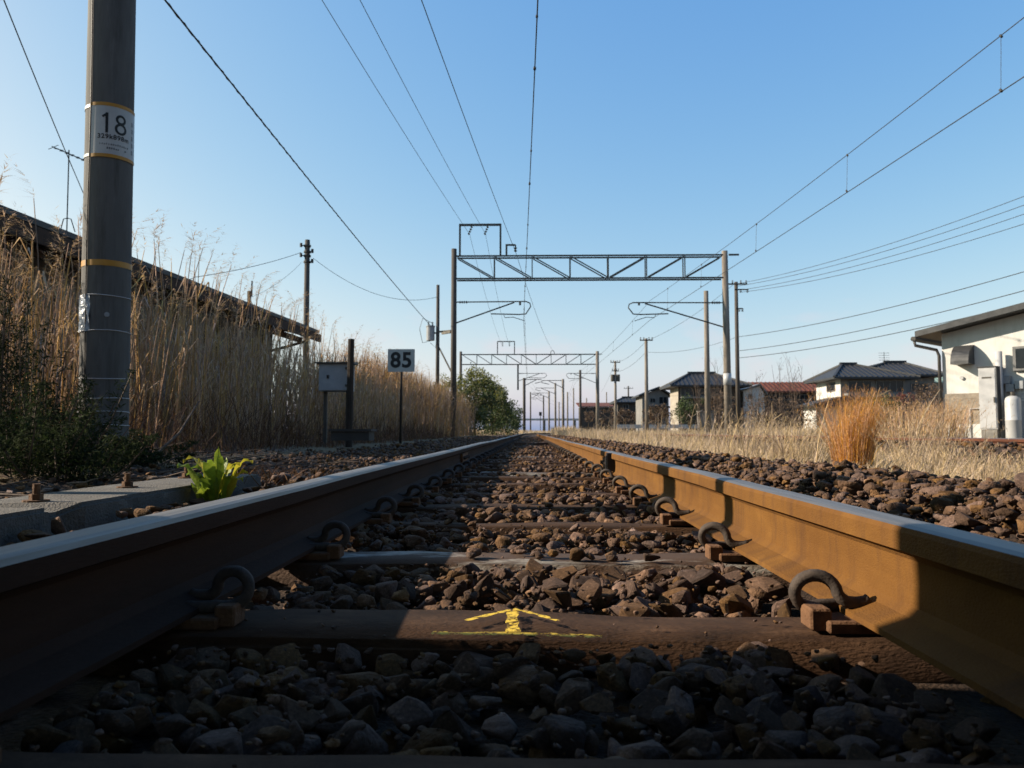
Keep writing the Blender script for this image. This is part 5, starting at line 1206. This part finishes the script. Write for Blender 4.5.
def tree_px(name,label,cat,d,px0,px1,pyt,pyb,n,leaf,mat,depth=None,**kw):
    a=P(px0,pyb,d); b=P(px1,pyt,d); cx=(a.x+b.x)/2; g=gz(cx,d); lo=max(a.z,g); rad=((b.x-a.x)/2,depth or (b.x-a.x)/2,(b.z-lo)/2)
    return tree(name,label,cat,(cx,d,g),(cx,d,(lo+b.z)/2),rad,n,leaf,mat,**kw)
G1='evergreen shrubs up the left side of the line'
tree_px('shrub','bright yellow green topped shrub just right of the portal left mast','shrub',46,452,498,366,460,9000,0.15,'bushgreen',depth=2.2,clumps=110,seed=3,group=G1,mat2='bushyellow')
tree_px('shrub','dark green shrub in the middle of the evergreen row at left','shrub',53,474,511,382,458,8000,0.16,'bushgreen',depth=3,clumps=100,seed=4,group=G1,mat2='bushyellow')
tree_px('shrub','low dark green shrub at the far end of the evergreen row','shrub',66,490,523,400,452,6500,0.18,'bushgreen',depth=5,clumps=100,seed=5,group=G1)
tree_px('shrub','withered yellow shrub among the reeds left of the portal mast','shrub',43,425,465,376,455,5000,0.12,'bushyellow',depth=1.4,clumps=50,seed=6)
GR='shrubs in front of the houses'
tree_px('shrub','rounded dark green shrub in front of the large hip roofed house','shrub',60,676,704,393,424,1900,0.17,'bushgreen',clumps=34,seed=7,group=GR)
tree_px('shrub','brown withered hedge left of the rounded green shrub','shrub',64,640,676,404,426,1500,0.17,'brownleaf',clumps=36,seed=8,group=GR)
tree_px('shrub','brown tangled shrub at the foot of the portal right mast','shrub',52,704,736,388,430,1500,0.13,'brownleaf',clumps=46,seed=9,group=GR)
tree_px('shrub','brown thicket below the rust red roof','shrub',58,736,790,394,430,2600,0.14,'brownleaf',depth=2,clumps=70,seed=10,group=GR)
tree_px('shrub','brown bramble mound left of the dark roofed house lean-to','shrub',50,778,822,398,432,1700,0.12,'brownleaf',depth=1.5,clumps=50,seed=11,group=GR)
tree_px('shrub','dark hedge below the balcony of the dark roofed house','shrub',60,842,912,394,428,3000,0.16,'bushgreen',depth=1.2,clumps=70,seed=12,group=GR)
tree_px('shrub','bright red leaved shrub left of the white house','shrub',44,893,918,390,414,1100,0.09,'redleaf',clumps=30,seed=13,group=GR)
tree_px('shrub','large brown withered shrub against the corner of the white house','shrub',36,908,946,382,434,3200,0.09,'brownleaf',clumps=80,seed=14,group=GR)
tree_px('shrub','dark shrub below the long low shed','shrub',110,580,640,408,424,1800,0.24,'brownleaf',depth=3,clumps=60,seed=15,group=GR)
# bare shrubs and saplings
def bare(px,pyb,pyt,d,label,seed,spread=0.5,n=7,mat='bark',leaf=120,lm='brownleaf'):
    r=random.Random(seed); b=P(px,pyb,d); t=P(px,pyt,d); g=gz(b.x,d); H=t.z-g; root=empty('bare_sapling',(b.x,d,g),label,'sapling','bare saplings and stalks'); m=MB(); tips=[]
    for k in range(n):
        a=r.uniform(0,6.28); s=r.uniform(0.1,spread); h=H*r.uniform(0.6,1.0); p0=Vector((b.x+r.uniform(-.1,.1),d,g-0.1)); p1=p0+Vector((math.cos(a)*s*0.4,math.sin(a)*s*0.4,h*0.55)); p2=p0+Vector((math.cos(a)*s,math.sin(a)*s,h)); m.tube([p0,p1,p2],[0.022,0.016,0.006],5,cap=False)
        for j in range(7):
            q=p1.lerp(p2,r.uniform(-0.4,0.95)); aa=r.uniform(0,6.28); L=h*r.uniform(0.06,0.2); e=q+Vector((math.cos(aa)*L*0.6,math.sin(aa)*L*0.6,L)); m.tube([q,e],[0.008,0.004],3,cap=False); tips.append(e)
    m.build('stems',M[mat],root)
    if leaf:
        c=np.array([tuple(random.Random(seed+i).choice(tips)) for i in range(leaf)])+np.random.default_rng(seed).normal(size=(leaf,3))*0.09; V,T=leaf_quads(c,rng.uniform(0.04,0.09,leaf)); np_mesh('dead_leaves',V-np.array(root.location),T,M[lm],parent=root)
bare(716,425,357,44,'tall reddish bare sapling just left of the portal right mast',31,0.5,6,leaf=220)
bare(766,425,372,47,'bare sapling left of the two tallest ones before the rust red roof',32,0.9,8)
bare(781,425,358,47,'leftmost of the two tallest bare saplings before the rust red roof',33,0.8,7)
bare(797,425,352,48,'tallest bare sapling before the right half of the rust red roof',34,0.8,7)
bare(757,428,380,40,'short bare stalks right of the dark crossarm pole',35,0.7,7,leaf=60)
bare(700,428,372,46,'faint bare stalks around the foot of the plain concrete pole',36,0.7,6,leaf=60)
bare(819,425,374,60,'small bare sapling at the left eave of the dark roofed house',37,0.5,6,leaf=90)
# --- dark weeds beside mast 18 (feathery stalks)
def weed(px,pyt,d,seed,label,n=9,spread=0.25,ydir=0):
    r=random.Random(seed); t=P(px,pyt,d); g=gz(t.x,d); H=t.z-g; root=empty('leafy_weed',(t.x,d,g),label,'weed','dark green weeds at the foot of the thick mast'); m=MB(); C=[]
    for k in range(n):
        a=r.uniform(0,6.28); s=r.uniform(0,spread); h=H*r.uniform(0.55,1.0) if k else H; p0=Vector((t.x+math.cos(a)*s*0.5,d+math.sin(a)*s*0.5,g-0.05)); p2=p0+Vector((math.cos(a)*s,math.sin(a)*s,h)); m.tube([p0,p0.lerp(p2,0.5)+Vector((math.cos(a),math.sin(a),0))*s*0.1,p2],[0.006,0.005,0.003],4,cap=False)
        for j in range(300):
            f=r.uniform(0.05,1.0); q=p0.lerp(p2,f); aa=r.uniform(0,6.28); R_=(0.12*(1.08-f)+0.025)*r.uniform(0.2,1); C.append((q.x+math.cos(aa)*R_,q.y+math.sin(aa)*R_,q.z+R_*0.6))
    C=np.array(C); V,T=leaf_quads(C,rng.uniform(0.018,0.045,len(C)),0.22); np_mesh('leaves',V-np.array(root.location),T,M['weedgreen'],parent=root); m.build('stems',M['bark'],root)
weed(5,262,5.0,41,'tallest dark green weed at the left edge of the picture',12,0.3)
weed(30,285,4.7,42,'second tallest dark green weed, right of the one at the left edge',10,0.26)
weed(52,362,4.4,43,'bushy dark weed between the left edge and the thick mast',12,0.4)
weed(80,398,4.6,44,'dark weed leaning against the left side of the thick mast',10,0.35)
weed(108,432,4.6,45,'low dark weed in front of the foot of the thick mast',10,0.4)
weed(20,378,3.9,46,'low spreading dark weed in front at the left edge',14,0.45)
weed(68,415,3.8,47,'lowest dark weed nearest the concrete plinth',12,0.4)
weed(146,440,4.9,48,'tiny dark weed right of the foot of the thick mast',8,0.35)
# --- fresh green dock plant between plinth and rail
def dock():
    d=2.72; b=P(214,496,d); root=empty('dock_plant',(b.x,d,-0.20),'fresh yellow green leafy plant growing between plinth and left rail','plant'); g=-0.20
    r=random.Random(5); base=Vector((b.x,d,g))
    tips=[((253,464),1,0.034),((248,474),1,0.026),((218,449),0,0.026),((198,462),1,0.030),((177,468),0,0.032),((186,476),0,0.028),((193,487),0,0.030),((207,463),0,0.03),((230,478),0,0.028),((243,482),1,0.024),((222,486),0,0.03),((205,490),0,0.028),((200,478),0,0.03),((235,468),0,0.026),((214,470),0,0.03),((226,461),0,0.022),((240,466),1,0.024),((190,470),0,0.026),((183,463),1,0.022),((211,482),0,0.026),((236,488),0,0.024),((196,494),0,0.024),((219,458),0,0.018)]
    for i,((px,py),yl,w) in enumerate(tips):
        tip=P(px,py,d+r.uniform(-0.10,0.10)); base=Vector((b.x+r.uniform(-0.03,0.03),d+r.uniform(-0.03,0.03),g)); hx=tip-base; mid=base+Vector((hx.x*0.45,hx.y*0.45,hx.z+0.035*abs(hx.x)/0.08+r.uniform(0,0.015))); 
        if (px,py)==(218,449): mid=base.lerp(tip,0.55)
        N=9; side=(tip-base).cross(Vector((0,0,1))); side=(side if side.length>0.02 else Vector((1,0,0))).normalized(); 
        tilt=Vector((0,-0.5,0.3)); vs=[];fs=[]
        for k in range(N+1):
            t=k/N; p=base*(1-t)**2+mid*2*t*(1-t)+tip*t*t; ww=w*max(0.10,math.sin(min(1,max(0,(t-0.22)/0.78))*math.pi)**0.55) if t>0.22 else 0.004
            if k==N: ww=0.002
            wob=0.008*math.sin(k*2.3+i); s2=(side+Vector((0,-0.25,0.25))*math.sin(i*1.7)).normalized()
            vs+=[p-s2*ww*0.72+Vector((0,0,0.006+wob)),p,p+s2*ww*0.72+Vector((0,0,0.006-wob))]
        for k in range(N): a=3*k; fs+=[(a,a+1,a+4,a+3),(a+1,a+2,a+5,a+4)]
        m=MB(); m.add(vs,fs); m.build('leaf',M['dockyellow' if yl else 'docklight'],root,smooth=True)
dock()
# small weeds by the rail beyond the dock
p=np.stack([rng.uniform(-1.5,-1.0,260),rng.uniform(3.2,4.2,260),np.full(260,-0.15)],-1); V,T=blades(p,rng.uniform(0.05,0.16,260),rng.uniform(0,6.28,260),rng.uniform(0.3,1.0,260),rng.uniform(0.004,0.008,260),0.5)
tag(np_mesh('grass_tuft',V,T,M['reed_low']),'small dead grass tuft beyond the fresh green plant by the left rail','grass',kind='stuff')

# --- dry grass at the right
def grass(name,label,pos,h,lean,w,mat,curl=0.35,bias=None):
    n=len(pos); la=rng.uniform(0,6.283,n) if bias is None else rng.normal(bias,0.9,n); V,T=blades(pos,h,la,lean,w,curl); return tag(np_mesh(name,V,T,M[mat]),label,'grass',kind='stuff')
def gpts(n,x0,x1,y0,y1,skip=True):
    y=y0+(y1-y0)*rng.random(n)**1.5; x=rng.uniform(x0,x1,n); k=np.ones(n,bool)
    if skip: k=(np.abs(x-track2_x(y))>1.5)
    return np.stack([x[k],y[k],ground_z(x[k],y[k])-0.01],-1)
P1=gpts(32000,1.42,5.2,2.6,30); dens=np.sin(P1[:,0]*2.3+P1[:,1]*0.8)+np.sin(P1[:,1]*1.9-P1[:,0])+rng.normal(size=len(P1))*0.8
hh=(0.05+0.12*rng.random(len(P1))+0.05*np.clip(dens,-1,2))*smoothstep(1.3,2.4,P1[:,0])*1.0+0.035
k=dens>-0.55; grass('dry_grass','pale dry grass between the two tracks',P1[k],hh[k],rng.uniform(0.15,1.2,k.sum()),rng.uniform(0.004,0.009,k.sum()),'drygrass',bias=0.4)
P2=gpts(26000,1.9,5.4,9,62); hh=(0.16+0.30*rng.random(len(P2))+0.10*np.sin(P2[:,1]*0.9+P2[:,0]*2))*np.interp(P2[:,1],[9,14,26,60],[0.35,0.5,1.1,1.4])*np.interp(P2[:,0]-P2[:,1]*0.28,[-1,0.5],[1,0.6]); grass('dry_grass','taller pale dry grass farther up between the two tracks',P2,np.clip(hh,0.12,0.85),rng.uniform(0.05,0.6,len(P2)),rng.uniform(0.008,0.016,len(P2)),'drygrass')
P3=gpts(24000,8.0,30,22,75,False); hh=0.25+0.42*rng.random(len(P3)); k=P3[:,0]<P3[:,1]*0.62; grass('dry_grass','rough dry grass beyond the second track in front of the houses',P3[k],hh[k],rng.uniform(0.05,0.6,k.sum()),rng.uniform(0.015,0.03,k.sum()),'drygrass')
P5=gpts(9000,8.0,14,13,24,False); grass('dry_grass','short dry grass between the second track and the white house',P5,0.08+0.16*rng.random(len(P5)),rng.uniform(0.2,1.0,len(P5)),rng.uniform(0.006,0.012,len(P5)),'drygrass')
P4=gpts(5000,10.5,14.5,17.5,21.5,False); grass('green_grass','green weeds along the foot of the white house',P4,0.06+0.14*rng.random(len(P4)),rng.uniform(0.2,0.8,len(P4)),rng.uniform(0.008,0.016,len(P4)),'grassgreen')
P6=gpts(9000,1.9,5.2,58,200,True); P6[:,0]+=curve_x(P6[:,1]); P6[:,2]=-0.3; grass('dry_grass','distant dry grass along the right of the near track',P6,0.35+0.7*rng.random(len(P6)),rng.uniform(0.05,0.5,len(P6)),rng.uniform(0.03,0.06,len(P6)),'drygrass')
P7=gpts(5000,-6,-1.9,62,200,False); P7[:,0]+=curve_x(P7[:,1])+0; P7[:,2]=-0.2; grass('dry_grass','distant dry grass along the left of the near track',P7,0.3+0.5*rng.random(len(P7)),rng.uniform(0.05,0.5,len(P7)),rng.uniform(0.03,0.06,len(P7)),'drygrass')
q=np.stack([rng.uniform(1.9,5.3,420),rng.uniform(7,48,420)**1.0],-1); q=np.concatenate([q,ground_z(q[:,0],q[:,1])[:,None]-0.02],1); kk=np.sin(q[:,0]*1.7+q[:,1]*0.45)+rng.normal(size=len(q))*0.5>0.1
reed_field('dry_stalks','scattered taller straw stalks standing in the pale grass between the tracks',q[kk],rng.uniform(0.45,0.95,kk.sum()),0.16,0.10,('drygrass','drygrass'),wide=2.2)
q=np.stack([rng.uniform(8.5,24,500),rng.uniform(20,62,500)],-1); q=q[q[:,0]<q[:,1]*0.6]; q=np.concatenate([q,ground_z(q[:,0],q[:,1])[:,None]-0.02],1)
reed_field('dry_stalks','tall straw stalks beyond the second track below the houses',q,rng.uniform(0.45,1.05,len(q)),0.14,0.08,('drygrass','reed_low'),wide=2.4)
# tufts
def tuft(px,pyb,pyt,d,n,w,label,mat,bias,seed,r0=0.12,lean=0.28):
    b=P(px,pyb,d); t=P(px,pyt,d); x=b.x; g=gz(x,d); H=t.z-g; rr=np.random.default_rng(seed); root=empty('grass_tuft',(x,d,g),label,'grass tuft','grass tufts at the right')
    a=rr.uniform(0,6.28,n); q=rr.uniform(0,1,n)**0.5*r0; p=np.stack([x+np.cos(a)*q,d+np.sin(a)*q,np.full(n,g-0.02)],-1); la=np.where(rr.random(n)<0.45,bias+rr.normal(size=n)*0.5,a)
    V,T=blades(p,H*rr.uniform(0.62,1.08,n),la,np.abs(rr.normal(0,1,n))*lean*1.0+0.04,np.full(n,w)*rr.uniform(0.6,1.3,n),0.6); np_mesh('blades',V-np.array(root.location),T,M[mat],parent=root)
    # feathery seed heads along the upper stems
    m=max(n//2,120); i=rr.integers(0,n,m*6); tt=rr.uniform(0.55,1.0,m*6); base=V.reshape(n,7,3); s=base[i,2]*(1-tt)[:,None]+base[i,6]*tt[:,None]; V2,T2=blades(s,rr.uniform(0.02,0.05,len(s)),rr.uniform(0,6.28,len(s)),rr.uniform(0.3,0.8,len(s)),np.full(len(s),w*0.7),0.2); tag(np_mesh('seed_heads',V2-np.array(root.location),T2,M[mat],parent=root),kind='stuff')
tuft(853,470,388,6.9,1100,0.0029,'dense orange grass tuft standing upright right of centre','orangegrass',0.1,51,0.15,0.15)
tuft(912,478,405,6.2,110,0.0036,'pale straw grass tuft right of the orange one','drygrass',0.2,52,0.12,0.30)
tuft(933,486,420,5.0,90,0.0030,'sparse pale tuft nearest the ballast shoulder','drygrass',0.1,53,0.10,0.35)
tuft(741,452,408,9.5,220,0.006,'loose straw tuft right of the portal right mast','drygrass',0.4,54,0.30,0.4)
tuft(940,432,396,15,420,0.009,'brown plumed tuft in front of the brown shrub by the white house','reed',0.3,55,0.45,0.30)
tuft(905,436,398,13,380,0.008,'reddish brown plumed tuft below the red leaved shrub','reed',0.3,56,0.40,0.32)
tuft(800,452,414,9,380,0.006,'low straw tuft left of the dense orange one','drygrass',0.3,57,0.30,0.40)
tuft(985,492,452,4.6,200,0.003,'thin straw tuft near the right edge above the ballast','drygrass',0.0,58,0.12,0.5)
